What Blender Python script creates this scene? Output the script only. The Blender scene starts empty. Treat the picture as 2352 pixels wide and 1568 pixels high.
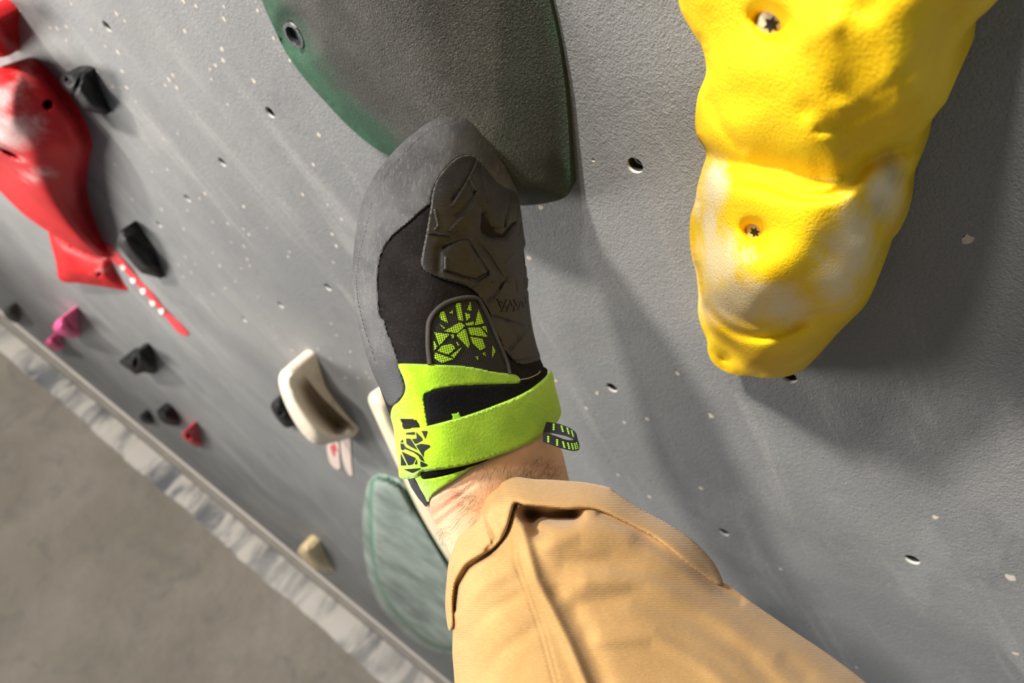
import bpy, bmesh, math, random
import numpy as np
from mathutils import Vector, Matrix
from mathutils.geometry import delaunay_2d_cdt

random.seed(7)
rng = np.random.default_rng(7)
C = bpy.context.scene.collection
SC = bpy.context.scene

# ------------------------------------------------------------------ place geometry
FP = 1700.0            # focal length in pixels of a 2352 px wide frame
HW = 0.37              # the camera is held 37 cm from the climbing wall
NV = np.array([2024, -2460, 1700.]); NV /= np.linalg.norm(NV)      # wall normal seen from the camera
def ray(px, py): return np.stack([np.asarray(px, float) - 1176, np.asarray(py, float) - 784, np.full(np.shape(px), FP)], -1)
def _p(px, py):
    w = ray(px, py); return w * HW / (w @ NV)
EX = _p(1035, 1568) - _p(0, 712); EX /= np.linalg.norm(EX)         # wall foot line = world X
GD = np.cross(NV, EX)                                              # gravity
ZC = float(_p(0, 712) @ GD)                                        # camera height over the mat
def cam2w(p): return np.stack([p @ EX, p @ NV - HW, ZC - p @ GD], -1)
def CZ(px, py, z):                       # a point at depth z (metres) in front of the camera
    return cam2w(ray(px, py) * (np.asarray(z, float) / FP)[..., None])
def zwall(px, py, d=0.0):                # depth at which that direction is d metres off the wall
    w = ray(px, py); return FP * (HW - d) / (w @ NV)
def WD(px, py, d=0.0): return CZ(px, py, zwall(px, py, d))
def floor_at(px, py, h=0.0):
    w = ray(px, py); return cam2w(w * ((ZC - h) / (w @ GD))[..., None] if np.ndim(px) else w * (ZC - h) / (w @ GD))

# ------------------------------------------------------------------ camera, world, lights, exposure
cam = bpy.data.cameras.new('camera'); co = bpy.data.objects.new('camera', cam); C.objects.link(co); SC.camera = co
cam.sensor_width = 36; cam.lens = FP / 2352 * 36; cam.clip_start = 0.01
R = Matrix(((EX[0], -EX[1], -EX[2]), (NV[0], -NV[1], -NV[2]), (-GD[0], GD[1], GD[2]))).to_4x4()
co.matrix_world = Matrix.Translation((0, -HW, ZC)) @ R
cam.dof.use_dof = True; cam.dof.focus_distance = 0.405; cam.dof.aperture_fstop = 8.5

w = bpy.data.worlds.new('World'); SC.world = w; w.use_nodes = True
w.node_tree.nodes['Background'].inputs[0].default_value = (0.80, 0.90, 1.0, 1)
w.node_tree.nodes['Background'].inputs[1].default_value = 0.30

SHOE = Vector(CZ(1050, 700, 0.42))
def lamp(name, d, dist, size, power, col):
    l = bpy.data.lights.new(name, 'AREA'); l.shape = 'DISK'; l.size = size; l.energy = power; l.color = col
    o = bpy.data.objects.new(name, l); C.objects.link(o)
    d = Vector(d).normalized(); o.location = SHOE + d * dist
    o.rotation_euler = (-d).to_track_quat('-Z', 'Y').to_euler(); return o
lamp('hall_lamp_key', (-2.0, -1.0, 1.6), 3.6, 0.26, 268, (1.0, 0.945, 0.87))
lamp('hall_lamp_second', (-1.6, -1.0, 2.0), 3.6, 0.26, 75, (1.0, 0.95, 0.88))
lamp('fill_lamp_left', (-0.72, -0.42, -0.55), 2.3, 0.8, 56, (1.0, 0.96, 0.90))  # added soft fill that brightens the left of the wall, no hall fixture
SC.view_settings.view_transform = 'Standard'; SC.view_settings.look = 'None'
SC.view_settings.exposure = 0.0; SC.view_settings.gamma = 1.0; SC.view_settings.use_curve_mapping = False

# ------------------------------------------------------------------ 2D helpers (outline -> dense triangles)
def cr(pts, n=6, closed=True):
    P = np.array(pts, float); N = len(P); out = []
    for i in range(N if closed else N - 1):
        if closed: a, b, c, d = P[(i - 1) % N], P[i], P[(i + 1) % N], P[(i + 2) % N]
        else: a, b, c, d = P[max(i - 1, 0)], P[i], P[i + 1], P[min(i + 2, N - 1)]
        for k in range(n):
            t = k / n
            out.append(0.5 * (2 * b + (c - a) * t + (2 * a - 5 * b + 4 * c - d) * t * t + (3 * b - a - 3 * c + d) * t ** 3))
    if not closed: out.append(P[-1])
    return np.array(out)
def resample(P, step, closed=True):
    Q = np.vstack([P, P[:1]]) if closed else P
    s = np.r_[0, np.cumsum(np.linalg.norm(np.diff(Q[:, :2], axis=0), axis=1))]
    n = max(3, int(round(s[-1] / step)))
    t = np.linspace(0, s[-1], n + 1)
    if closed: t = t[:-1]
    return np.stack([np.interp(t, s, Q[:, k]) for k in range(Q.shape[1])], 1)
def inpoly(P, poly):
    x, y = P[:, 0], P[:, 1]; r = np.zeros(len(P), bool); j = len(poly) - 1
    for i in range(len(poly)):
        xi, yi, xj, yj = poly[i][0], poly[i][1], poly[j][0], poly[j][1]
        if yi != yj: r ^= ((yi > y) != (yj > y)) & (x < (xj - xi) * (y - yi) / (yj - yi) + xi)
        j = i
    return r
def segdist(P, poly, closed=True):
    A = np.asarray(poly, float)[:, :2]; B = np.roll(A, -1, 0)
    if not closed: A, B = A[:-1], B[:-1]
    AB = B - A; L = np.maximum((AB ** 2).sum(1), 1e-9); out = np.empty(len(P))
    for s in range(0, len(P), 4000):
        Q = P[s:s + 4000, None, :2] - A[None]
        t = np.clip((Q * AB).sum(2) / L, 0, 1)
        out[s:s + 4000] = np.sqrt(((Q - AB * t[..., None]) ** 2).sum(2).min(1))
    return out
def sm(a, b, x): t = np.clip((x - a) / (b - a), 0, 1); return t * t * (3 - 2 * t)
def mesh2d(poly, step, smooth=True):
    b = resample(cr(poly) if smooth else np.array(poly, float), step)
    lo, hi = b[:, :2].min(0), b[:, :2].max(0)
    gy = np.arange(lo[1], hi[1], step * 0.87); pts = []
    for k, y in enumerate(gy):
        x = np.arange(lo[0] + (k % 2) * step / 2, hi[0], step); pts.append(np.stack([x, np.full(len(x), y)], 1))
    G = np.vstack(pts); G = G[inpoly(G, b)]; G = G[segdist(G, b) > step * 0.55]
    V = np.vstack([b[:, :2], G]); nb = len(b)
    r = delaunay_2d_cdt([Vector(v) for v in V], [(i, (i + 1) % nb) for i in range(nb)], [], 1, 1e-4)
    V2 = np.array([tuple(v) for v in r[0]]); F = [tuple(f) for f in r[2]]
    ok = inpoly(np.array([V2[list(f)].mean(0) for f in F]), b); F = [f for f, k in zip(F, ok) if k]
    ids = [-1] * nb
    for i, o in enumerate(r[3]):
        for k in o:
            if k < nb: ids[k] = i
    ids = [i for i in ids if i >= 0]
    return V2, F, ids, b
def make_obj(name, verts, faces, mats, parent=None, uv=None, attrs=None, fmat=None, sharp=50):
    me = bpy.data.meshes.new(name); me.from_pydata([tuple(map(float, v)) for v in verts], [], faces)
    for m in (mats if isinstance(mats, (list, tuple)) else [mats]): me.materials.append(m)
    if fmat is not None:
        me.polygons.foreach_set('material_index', list(fmat))
    if uv is not None:
        u = me.uv_layers.new(name='UVMap'); li = np.empty(len(me.loops), np.int32); me.loops.foreach_get('vertex_index', li)
        u.data.foreach_set('uv', (np.asarray(uv)[li] / 100.0).astype(np.float32).ravel())
    for k, a in (attrs or {}).items():
        at = me.attributes.new(k, 'FLOAT', 'POINT'); at.data.foreach_set('value', np.asarray(a, np.float32))
    bm = bmesh.new(); bm.from_mesh(me); bmesh.ops.recalc_face_normals(bm, faces=bm.faces); bm.to_mesh(me); bm.free()
    me.polygons.foreach_set('use_smooth', [True] * len(me.polygons))
    if sharp: me.set_sharp_from_angle(angle=math.radians(sharp))
    o = bpy.data.objects.new(name, me); C.objects.link(o)
    if parent is not None: o.parent = parent
    return o
def closed_solid(name, V, F, ids, front, back_ring, mats, parent=None, attrs=None, back_full=None, fmat=None, sharp=50):
    """front surface over V, sides along the outline, back either a ring fan or a full second surface"""
    n = len(V); nb = len(ids)
    if back_full is not None:
        verts = np.vstack([front, back_full]); faces = list(F) + [tuple(i + n for i in reversed(f)) for f in F]
        faces += [(ids[i], ids[(i + 1) % nb], ids[(i + 1) % nb] + n, ids[i] + n) for i in range(nb)]
        uv = np.vstack([V, V]); at = {k: np.r_[a, a] for k, a in (attrs or {}).items()}
        fm = None if fmat is None else list(fmat) + list(fmat) + [0] * nb
    else:
        c = back_ring.mean(0)[None]; verts = np.vstack([front, back_ring, c])
        faces = list(F) + [(ids[i], ids[(i + 1) % nb], (i + 1) % nb + n, i + n) for i in range(nb)]
        faces += [(i + n, (i + 1) % nb + n, n + nb) for i in range(nb)]
        uv = np.vstack([V, V[ids], V[ids].mean(0)[None]])
        at = {k: np.r_[a, a[ids], a[ids].mean()] for k, a in (attrs or {}).items()}
        fm = None if fmat is None else list(fmat) + [0] * (2 * nb)
    return make_obj(name, verts, faces, mats, parent, uv, at, fm, sharp)
def tag(o, label=None, cat=None, group=None, kind=None):
    for k, v in (('label', label), ('category', cat), ('group', group), ('kind', kind)):
        if v: o[k] = v
    return o
def empty(name, loc):
    o = bpy.data.objects.new(name, None); o.empty_display_size = 0.02; o.location = tuple(map(float, loc)); C.objects.link(o); return o
def adopt(root):
    """children were built in world coordinates: keep them there"""
    bpy.context.view_layer.update()
    for ch in root.children_recursive:
        if ch.parent == root: ch.matrix_parent_inverse = Matrix.Translation(root.location).inverted()
def zc(pts, x0, y0, k): return [(x0 + x * k, y0 + y * k) for x, y in pts]

# ------------------------------------------------------------------ materials
class NT:
    def __init__(s, name):
        s.m = bpy.data.materials.new(name); s.m.use_nodes = True; s.t = s.m.node_tree
        s.b = s.t.nodes['Principled BSDF']; s.tc = s.t.nodes.new('ShaderNodeTexCoord')
    def n(s, typ, **kw):
        x = s.t.nodes.new(typ)
        for k, v in kw.items():
            if k in x.inputs: x.inputs[k].default_value = v
            else: setattr(x, k, v)
        return x
    def l(s, a, b): s.t.links.new(a, b)
    def coord(s, scale=(1, 1, 1), rot=(0, 0, 0), src='Object'):
        mp = s.n('ShaderNodeMapping'); mp.inputs['Scale'].default_value = scale; mp.inputs['Rotation'].default_value = rot
        s.l(s.tc.outputs[src], mp.inputs[0]); return mp.outputs[0]
    def noise(s, scale, detail=4, rough=0.55, dist=0, vec=None):
        x = s.n('ShaderNodeTexNoise', Scale=scale, Detail=detail, Roughness=rough, Distortion=dist)
        s.l(vec or s.tc.outputs['Object'], x.inputs['Vector']); return x.outputs['Fac']
    def voro(s, scale, feature='F1', vec=None, rnd=1.0):
        x = s.n('ShaderNodeTexVoronoi', Scale=scale, Randomness=rnd); x.feature = feature
        s.l(vec or s.tc.outputs['Object'], x.inputs['Vector']); return x.outputs['Distance']
    def ramp(s, fac, a, b, ca=0.0, cb=1.0):
        x = s.n('ShaderNodeMapRange'); x.interpolation_type = 'SMOOTHSTEP'
        s.l(fac, x.inputs[0]); x.inputs[1].default_value = a; x.inputs[2].default_value = b; x.inputs[3].default_value = ca; x.inputs[4].default_value = cb
        return x.outputs[0]
    def math(s, op, a, b=None):
        x = s.n('ShaderNodeMath', operation=op)
        for i, v in enumerate((a, b)):
            if v is None: continue
            if isinstance(v, (int, float)): x.inputs[i].default_value = v
            else: s.l(v, x.inputs[i])
        return x.outputs[0]
    def mix(s, fac, a, b):
        x = s.n('ShaderNodeMix', data_type='RGBA')
        for i, v in ((0, fac), (6, a), (7, b)):
            if isinstance(v, (int, float)): x.inputs[i].default_value = v
            elif isinstance(v, tuple): x.inputs[i].default_value = (*v[:3], 1)
            else: s.l(v, x.inputs[i])
        return x.outputs[2]
    def attr(s, name):
        x = s.n('ShaderNodeAttribute', attribute_name=name); return x.outputs['Fac']
    def bump(s, h, dist, strength=1.0):
        x = s.n('ShaderNodeBump', Strength=strength, Distance=dist); s.l(h, x.inputs['Height'])
        if s.b.inputs['Normal'].links: s.l(s.b.inputs['Normal'].links[0].from_socket, x.inputs['Normal'])
        s.l(x.outputs[0], s.b.inputs['Normal'])
    def col(s, c):
        if isinstance(c, tuple): s.b.inputs['Base Color'].default_value = (*c[:3], 1)
        else: s.l(c, s.b.inputs['Base Color'])
    def rough(s, r, spec=0.5):
        if isinstance(r, (int, float)): s.b.inputs['Roughness'].default_value = r
        else: s.l(r, s.b.inputs['Roughness'])
        s.b.inputs['Specular IOR Level'].default_value = spec
def plain(name, c, r=0.6, spec=0.4, metal=0.0, bs=None, bd=0.0005, var=0.0, vs=20):
    t = NT(name); t.rough(r, spec); t.b.inputs['Metallic'].default_value = metal
    if var: t.col(t.mix(t.noise(vs, 5), tuple(x * (1 - var) for x in c), tuple(min(1, x * (1 + var)) for x in c)))
    else: t.col(c)
    if bs: t.bump(t.noise(bs, 4, .6), bd)
    return t.m

def m_wall():
    t = NT('wall_paint'); st = t.coord((4.5, 1, 1), (0, math.radians(31), 0)); st.node.vector_type = 'TEXTURE'
    a = t.noise(3.2, 6, .6, .4); b = t.noise(13, 6, .68, .9, st); c = t.noise(40, 4, .7)
    base = t.mix(t.ramp(a, .3, .7), (.175, .176, .178), (.24, .24, .237))
    base = t.mix(t.math('MULTIPLY', t.ramp(b, .50, .72), .45), base, (.36, .352, .34))
    base = t.mix(t.math('MULTIPLY', t.ramp(t.noise(6, 5, .6, .6), .55, .75), .5), base, (.215, .23, .205))
    base = t.mix(t.math('MULTIPLY', t.ramp(t.noise(9, 6, .7, .5), .56, .74), .45), base, (.115, .114, .12))
    base = t.mix(t.math('MULTIPLY', t.ramp(c, .60, .78), .30), base, (.40, .385, .365))
    t.col(base); t.rough(0.52, 0.35)
    wr = t.noise(560, 4, .62, .35); wr2 = t.noise(230, 4, .6, .3)
    t.bump(t.math('ADD', wr, t.math('MULTIPLY', wr2, .8)), 0.0015, 1.0)
    t.bump(t.noise(45, 3), .0012, .5)
    return t.m
M = {}
M['wall'] = m_wall()
M['rawwood'] = plain('raw_plywood', (.56, .48, .40), .8, .2, bs=900, bd=.0006, var=.25, vs=260)
M['hole'] = plain('hole_shade', (.03, .028, .026), .9, .1)  # near-black colour stands for the shade deep in the drilled holes
M['bore'] = plain('bore_wall', (.55, .53, .50), .6, .3, bs=900, bd=.0003)
M['tnut'] = plain('zinc_t_nut', (.45, .44, .42), .38, .5, .7)

# ------------------------------------------------------------------ the climbing wall with its drilled holes
TN = [(1458,380,'round t-nut hole right of the green hold'), (2095,1285,'t-nut hole in the lower right, far from any hold'), (620,258,'t-nut hole left of the green hold lower edge'),
      (245,60,'t-nut hole above the black lump hold, near the upper left'), (1405,890,'t-nut hole just right of the lime strap'), (510,372,'t-nut hole next below the one beside the green hold'),
      (430,455,'t-nut hole with two pale chips beside it, right of the red hold'), (365,515,'t-nut hole above the black faceted hold'), (752,659,'t-nut hole left of the shoe heel half'),
      (644,700,'middle of the three t-nut holes between red tape and shoe'), (560,733,'t-nut hole nearest to the end of the red tape'), (1662,1222,'t-nut hole beside the trouser hem'),
      (1812,866,'t-nut hole at the lower tip of the yellow hold')]
def wall_build():
    bm = bmesh.new()
    x0, x1, z0, z1, th = -4.2, 2.6, 0.0, 5.0, 0.024
    V = [(x0,0,z0),(x1,0,z0),(x1,0,z1),(x0,0,z1),(x0,th,z0),(x1,th,z0),(x1,th,z1),(x0,th,z1)]
    F = [(0,1,2,3),(7,6,5,4),(0,4,5,1),(1,5,6,2),(2,6,7,3),(3,7,4,0)]
    # front face with holes through a constrained triangulation
    pts = [(x0,z0),(x1,z0),(x1,z1),(x0,z1)]; ed = [(0,1),(1,2),(2,3),(3,0)]; holes = []; NS = 28
    allh = [(*p[:2], .0064) for p in TN] + [(1362,367,.0016),(2221,547,.0022),(1552,851,.0016),(1628,948,.0020),(1212,590,.0011),(407,482,.001),(1372,898,.0015)]
    for px, py, r in allh:
        c = WD(px, py)
        if r > .006: c = c + np.array([0.0, 0, 0])
        s = len(pts)
        for k in range(NS):
            a = 2 * math.pi * k / NS; pts.append((c[0] + r * math.cos(a), c[2] + r * math.sin(a)))
        ed += [(s + k, s + (k + 1) % NS) for k in range(NS)]; holes.append((s, c, r))
    # denser helper points so that triangles stay sane
    for gx in np.arange(-1.6, 1.0, .2):
        for gz in np.arange(.2, 4.0, .2): pts.append((gx + .013, gz + .017))
    r = delaunay_2d_cdt([Vector(p) for p in pts], ed, [], 1, 1e-6)
    v2 = [(v.x, 0, v.y) for v in r[0]]; faces = []
    for f in r[2]:
        cx = sum(v2[i][0] for i in f) / 3; cz = sum(v2[i][2] for i in f) / 3
        if any((cx - c[0]) ** 2 + (cz - c[2]) ** 2 < (rr * .98) ** 2 for _, c, rr in holes): continue
        faces.append(tuple(f))
    fm = [0] * len(faces); mp = {}
    for i, o in enumerate(r[3]):
        for k in o: mp[k] = i
    verts = list(v2)
    for s, c, rr in holes:
        ring = [mp[s + k] for k in range(NS)]; b = len(verts)
        for k in range(NS): x, _, z = verts[ring[k]]; verts.append((x, .0026 if rr > .005 else .020, z))
        faces += [(ring[k], ring[(k + 1) % NS], b + (k + 1) % NS, b + k) for k in range(NS)]; fm += [3 if rr > .005 else 1] * NS
        if rr > .005:
            ring = [b + k for k in range(NS)]; b = len(verts)
            for k in range(NS): x, _, z = verts[ring[k]]; verts.append((x, .020, z))
            faces += [(ring[k], ring[(k + 1) % NS], b + (k + 1) % NS, b + k) for k in range(NS)]; fm += [2] * NS  # below the pale lip the bore is coloured dark as shade
        faces.append(tuple(b + k for k in range(NS))); fm.append(2)
    b = len(verts); verts += V; faces += [tuple(i + b for i in f) for f in F[1:]]; fm += [0] * 5
    # paint chips round old screw holes: thin ragged scabs of bare plywood
    chips = [(47,25),(164,9),(268,31),(287,48),(210,68),(116,64),(131,65),(153,61),(152,92),(242,106),(271,119),(56,106),(88,110),(281,163),(224,165),(233,189),(259,199),(291,200),(398,173),(388,182),(380,195),(406,201),(451,14),(515,15),(515,43),(425,71),(510,113),(513,138),(495,150),(482,158),(486,182),(583,185),(524,240),(409,306),(376,319),(385,389),(349,394),(264,377),(312,233),(592,23),(421,1),(733,309),(720,377),(696,447),(753,470),(785,503),(763,537),(773,565),(766,602),(613,523),(560,474),(489,510),(524,513),(559,525),(572,538),(531,556),(560,565),(489,580),(422,525),(371,480),(431,483),(459,456),(471,444),(254,473),(304,458),(426,590),(449,607),(410,608),(440,626),(422,636),(505,610),(554,616),(574,610),(665,578),(662,589),(541,646),(568,595),(519,662),(593,681),(626,748),(595,723),(761,743),(773,769),(805,807),(759,823),(804,841),(730,801),(705,800),(671,804),(634,774),(841,855),(849,867),(823,867),(793,867),(517,663),(490,676),(608,1088),(713,1171),(629,87),(666,139),
             (1215,592),(1243,476),(1277,874),(1372,903),(1347,937),(1434,969),(1487,962),(1420,1090),(1492,1140),(1610,1120),(1793,1306),(2148,1187),(2320,1325),(2333,1500),(1968,1532),(2222,549),(1557,858),(1634,955)]
    big = {(2222,549): .0032, (1215,592): .0028, (1243,476): .0026, (2320,1325): .0042}
    for (px, py) in chips:
        c = WD(px, py); rr = big.get((px, py), .0017 + .0011 * random.random()); n = 10; s = len(verts)
        for k in range(n):
            a = 2 * math.pi * k / n; q = rr * (.7 + .5 * random.random())
            verts.append((c[0] + q * math.cos(a), -.00025, c[2] + q * math.sin(a) * 1.15))
        verts.append((c[0], -.0003, c[2])); faces += [(s + k, s + (k + 1) % n, s + n) for k in range(n)]; fm += [1] * n
    me = bpy.data.meshes.new('wall_front'); me.from_pydata(verts, [], faces)
    for k in ('wall', 'rawwood', 'hole', 'bore'): me.materials.append(M[k])
    me.polygons.foreach_set('material_index', fm)
    bmn = bmesh.new(); bmn.from_mesh(me)
    o = bpy.data.objects.new('wall_front', me); C.objects.link(o); bmn.free()
    tag(o, 'grey painted climbing wall with drilled holes, paint chips and chalk scuffs', None, None, 'structure')
wall_build()

def lathe(name, prof, n, mats, parent=None, M4=None):
    """profile (r, y) revolved round the wall normal; y<0 sticks out"""
    vs, fs = [], []
    for r, y in prof:
        for k in range(n): a = 2 * math.pi * k / n; vs.append((r * math.cos(a), y, r * math.sin(a)))
    for j in range(len(prof) - 1):
        fs += [(j * n + k, j * n + (k + 1) % n, (j + 1) * n + (k + 1) % n, (j + 1) * n + k) for k in range(n)]
    if prof[0][0] > 1e-5: fs.append(tuple(range(n)))
    fs.append(tuple((len(prof) - 1) * n + k for k in range(n)))
    if M4 is not None: vs = [tuple(M4 @ Vector(v)) for v in vs]
    return make_obj(name, vs, fs, mats, parent, sharp=35)
def tnut_mesh():
    """threaded barrel set back in the drilled hole"""
    n = 24; vs, fs = [], []; prof = [(.0062, .0095), (.0060, .0097)]
    y = .0097
    for k in range(4): prof += [(.0047, y), (.0053, y + .0010)]; y += .0020
    prof += [(.0047, .0195), (.0062, .0195)]
    for r, yy in prof:
        for k in range(n): a = 2 * math.pi * k / n; vs.append((r * math.cos(a), yy, r * math.sin(a)))
    L = len(prof)
    for j in range(L):
        fs += [(j * n + k, j * n + (k + 1) % n, ((j + 1) % L) * n + (k + 1) % n, ((j + 1) % L) * n + k) for k in range(n)]
    return vs, fs
tv, tf = tnut_mesh(); tn0 = None
for i, (px, py, lab) in enumerate(TN):
    if tn0 is None: o = tn0 = make_obj('t_nut', tv, tf, M['tnut'])
    else: o = tn0.copy(); C.objects.link(o)
    o.location = tuple(WD(px, py)); tag(o, 'zinc ' + lab, 't-nut', 't-nuts sunk in the climbing wall')

# ------------------------------------------------------------------ foot of the wall and the mat
def box(name, a, b, mat, parent=None, bev=0.0):
    x0, y0, z0 = a; x1, y1, z1 = b
    bm = bmesh.new(); bmesh.ops.create_cube(bm, size=1)
    for v in bm.verts: v.co = Vector(((x0 + x1) / 2 + v.co.x * (x1 - x0), (y0 + y1) / 2 + v.co.y * (y1 - y0), (z0 + z1) / 2 + v.co.z * (z1 - z0)))
    if bev: bmesh.ops.bevel(bm, geom=bm.edges, offset=bev, segments=2, affect='EDGES')
    me = bpy.data.meshes.new(name); bm.to_mesh(me); bm.free(); me.materials.append(mat)
    o = bpy.data.objects.new(name, me); C.objects.link(o)
    if parent: o.parent = parent
    return o
def m_mat():
    t = NT('mat_carpet'); a = t.noise(2.2, 5, .6, .3); b = t.noise(7, 5, .6, .8)
    c = t.mix(t.ramp(a, .3, .7), (.21, .185, .155), (.27, .24, .205))
    c = t.mix(t.math('MULTIPLY', t.ramp(b, .52, .75), .5), c, (.14, .13, .12))
    t.col(c); t.rough(.95, .1); t.bump(t.noise(160, 3), .004, .6); t.bump(t.noise(14, 3), .02, .5); return t.m
def m_strip():
    t = NT('seam_cover'); v = t.coord((1, .22, 1), (0, 0, 0))
    a = t.noise(11, 5, .6, .6, v); g = t.noise(1.3, 3)
    c = t.mix(t.ramp(a, .36, .62), (.12, .125, .135), (.52, .48, .43))
    c = t.mix(t.math('MULTIPLY', t.ramp(g, .4, .6), .35), c, (.55, .51, .46))
    t.col(c); t.rough(.9, .1); t.bump(a, .01, .6); return t.m
fl = box('floor', (-4.5, -4.5, -.3), (2.8, 0.2, 0), m_mat()); tag(fl, 'brown-grey carpeted landing mat below the wall', None, None, 'structure')
vs, fs = [], []
NX = 160
for i in range(NX + 1):
    x = -4.2 + 6.8 * i / NX
    yo = -.125 - .022 * (x + 1.7) / 1.0 + .004 * math.sin(9 * x) + .003 * math.sin(31 * x)
    for y, z in ((-.040, .001), (-.042, .012), (-.08, .016), (yo + .01, .012), (yo, .001)):
        vs.append((x, y, z + .003 * math.sin(17 * x) * (z > .005)))
    if i: a = (i - 1) * 5; b = i * 5; fs += [(a + k, a + k + 1, b + k + 1, b + k) for k in range(4)] + [(a + 4, a, b, b + 4)]
fs += [(0, 1, 2, 3, 4), tuple(NX * 5 + k for k in (4, 3, 2, 1, 0))]
o = make_obj('trim_2', vs, fs, m_strip(), sharp=60); tag(o, 'pale dusty seam cover strip along the mat edge', None, None, 'structure')
o = box('trim_1', (-4.2, -.012, .0), (2.6, -.0005, .022), plain('wall_foot_edge', (.55, .50, .45), .6, .3, var=.15, vs=9), bev=.003)
tag(o, 'pale bare edge board at the foot of the wall', None, None, 'structure')
o = box('trim_3', (-4.2, -.039, .0005), (2.6, -.013, .008), plain('mat_gap', (.26, .235, .205), .9, .1, var=.25, vs=12))
tag(o, 'brown gap filler between wall foot and seam cover', None, None, 'structure')

# ------------------------------------------------------------------ holds: solids whose back sits on the wall
def prof(e, Rr): t = np.clip(e / Rr, 0, 1); return np.sqrt(np.maximum(0, 1 - (1 - t) ** 2))
def idw(P, B):
    out = np.empty(len(P))
    for s in range(0, len(P), 3000):
        q = P[s:s + 3000, None, :] - B[None, :, :2]; w_ = 1 / ((q ** 2).sum(2) + 4) ** 1.6; out[s:s + 3000] = (w_ * B[:, 2]).sum(1) / w_.sum(1)
    return out
def smoother(F, n, fixed):
    E_ = np.unique(np.sort(np.vstack([[(f[i], f[(i + 1) % len(f)]) for i in range(len(f))] for f in F]).reshape(-1, 2), axis=1), axis=0)
    a, b = E_[:, 0], E_[:, 1]; deg = np.bincount(a, minlength=n) + np.bincount(b, minlength=n); fx = np.array(fixed)
    def run(v, it):
        v = v.copy(); keep = v[fx].copy()
        for _ in range(it):
            v = .3 * v + .7 * (np.bincount(a, v[b], n) + np.bincount(b, v[a], n)) / np.maximum(deg, 1); v[fx] = keep
        return v
    return run
def blurred(fn, x0, y0, x1, y1, st, rad):
    """a height field sampled on a grid, smoothed and looked up again"""
    xs = np.arange(x0, x1 + st, st); ys = np.arange(y0, y1 + st, st); X, Y = np.meshgrid(xs, ys)
    Z = fn(np.stack([X.ravel(), Y.ravel()], 1)).reshape(X.shape); r = max(1, int(rad / st))
    for _ in range(3):
        for ax in (0, 1):
            P = np.pad(Z, [(r, r) if i == ax else (0, 0) for i in (0, 1)], mode='edge'); c = np.cumsum(P, ax)
            c = np.insert(c, 0, 0, ax); m = Z.shape[ax]
            Z = (np.take(c, np.arange(2 * r + 1, 2 * r + 1 + m), ax) - np.take(c, np.arange(m), ax)) / (2 * r + 1)
    def look(V):
        u = np.clip((V[:, 0] - x0) / st, 0, len(xs) - 1.001); v = np.clip((V[:, 1] - y0) / st, 0, len(ys) - 1.001)
        i, j = u.astype(int), v.astype(int); fu, fv = u - i, v - j
        return (Z[j, i] * (1 - fu) + Z[j, i + 1] * fu) * (1 - fv) + (Z[j + 1, i] * (1 - fu) + Z[j + 1, i + 1] * fu) * fv
    return look
def hold(name, outline, B, Rr, step, mats, parent=None, lobes=(), craters=(), mod=None, masks=None, smooth=True, sharp=60, inset=0.004):
    """outline: (px, py, distance off the wall at the silhouette)"""
    b3 = resample(cr(outline) if smooth else np.array(outline, float), step)
    V, F, ids, _ = mesh2d(b3[:, :2], step, smooth=False)
    e = segdist(V, b3); SMO = smoother(F, len(V), ids)
    d = idw(V, b3[::max(1, len(b3) // 90)]) + B * SMO(prof(e, Rr), 10)
    for (lo, d0, lb, lr, slope) in lobes:
        L = resample(cr([(p[0], p[1], p[2] if len(p) > 2 else d0) for p in lo]), 10)
        ed = segdist(V, L); ins = inpoly(V, L); base = idw(V, L[::max(1, len(L) // 60)])
        q = base + lb * SMO(np.where(ins, prof(ed, lr), 0), 28) - np.where(ins, 0, slope * ed)
        k = .004; h_ = np.maximum(k - np.abs(d - q), 0) / k; d = np.maximum(d, q) + h_ * h_ * k * .25
    if mod is not None: d = d + mod(V)
    if lobes or len(V) > 3000:
        d[ids] = b3[:len(ids), 2]; d = SMO(d, 4)
    for (cx, cy, rx, ry, ang, dep, pw) in craters:
        a = math.radians(ang); X = (V[:, 0] - cx) * math.cos(a) + (V[:, 1] - cy) * math.sin(a); Y = -(V[:, 0] - cx) * math.sin(a) + (V[:, 1] - cy) * math.cos(a)
        rr = np.sqrt((X / rx) ** 2 + (Y / ry) ** 2); d = d - dep * np.exp(-rr ** pw)
    dm = b3[:, 2]
    d[ids] = dm[:len(ids)] if len(ids) == len(dm) else d[ids]
    d = np.maximum(d, .0008)
    front = WD(V[:, 0], V[:, 1], d)
    ring = front[ids].copy(); c = ring.mean(0)
    k = np.clip((d[ids] - .003) / .03, 0, 1)[:, None]
    ring[:, [0, 2]] += (c[[0, 2]] - ring[:, [0, 2]]) * (inset / .1) * k
    ring[:, 1] = -.0002
    at = {k2: f(V, e) for k2, f in (masks or {}).items()}
    return closed_solid(name, V, F, ids, front, ring, mats, parent, at, sharp=sharp), (V, d)
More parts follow.
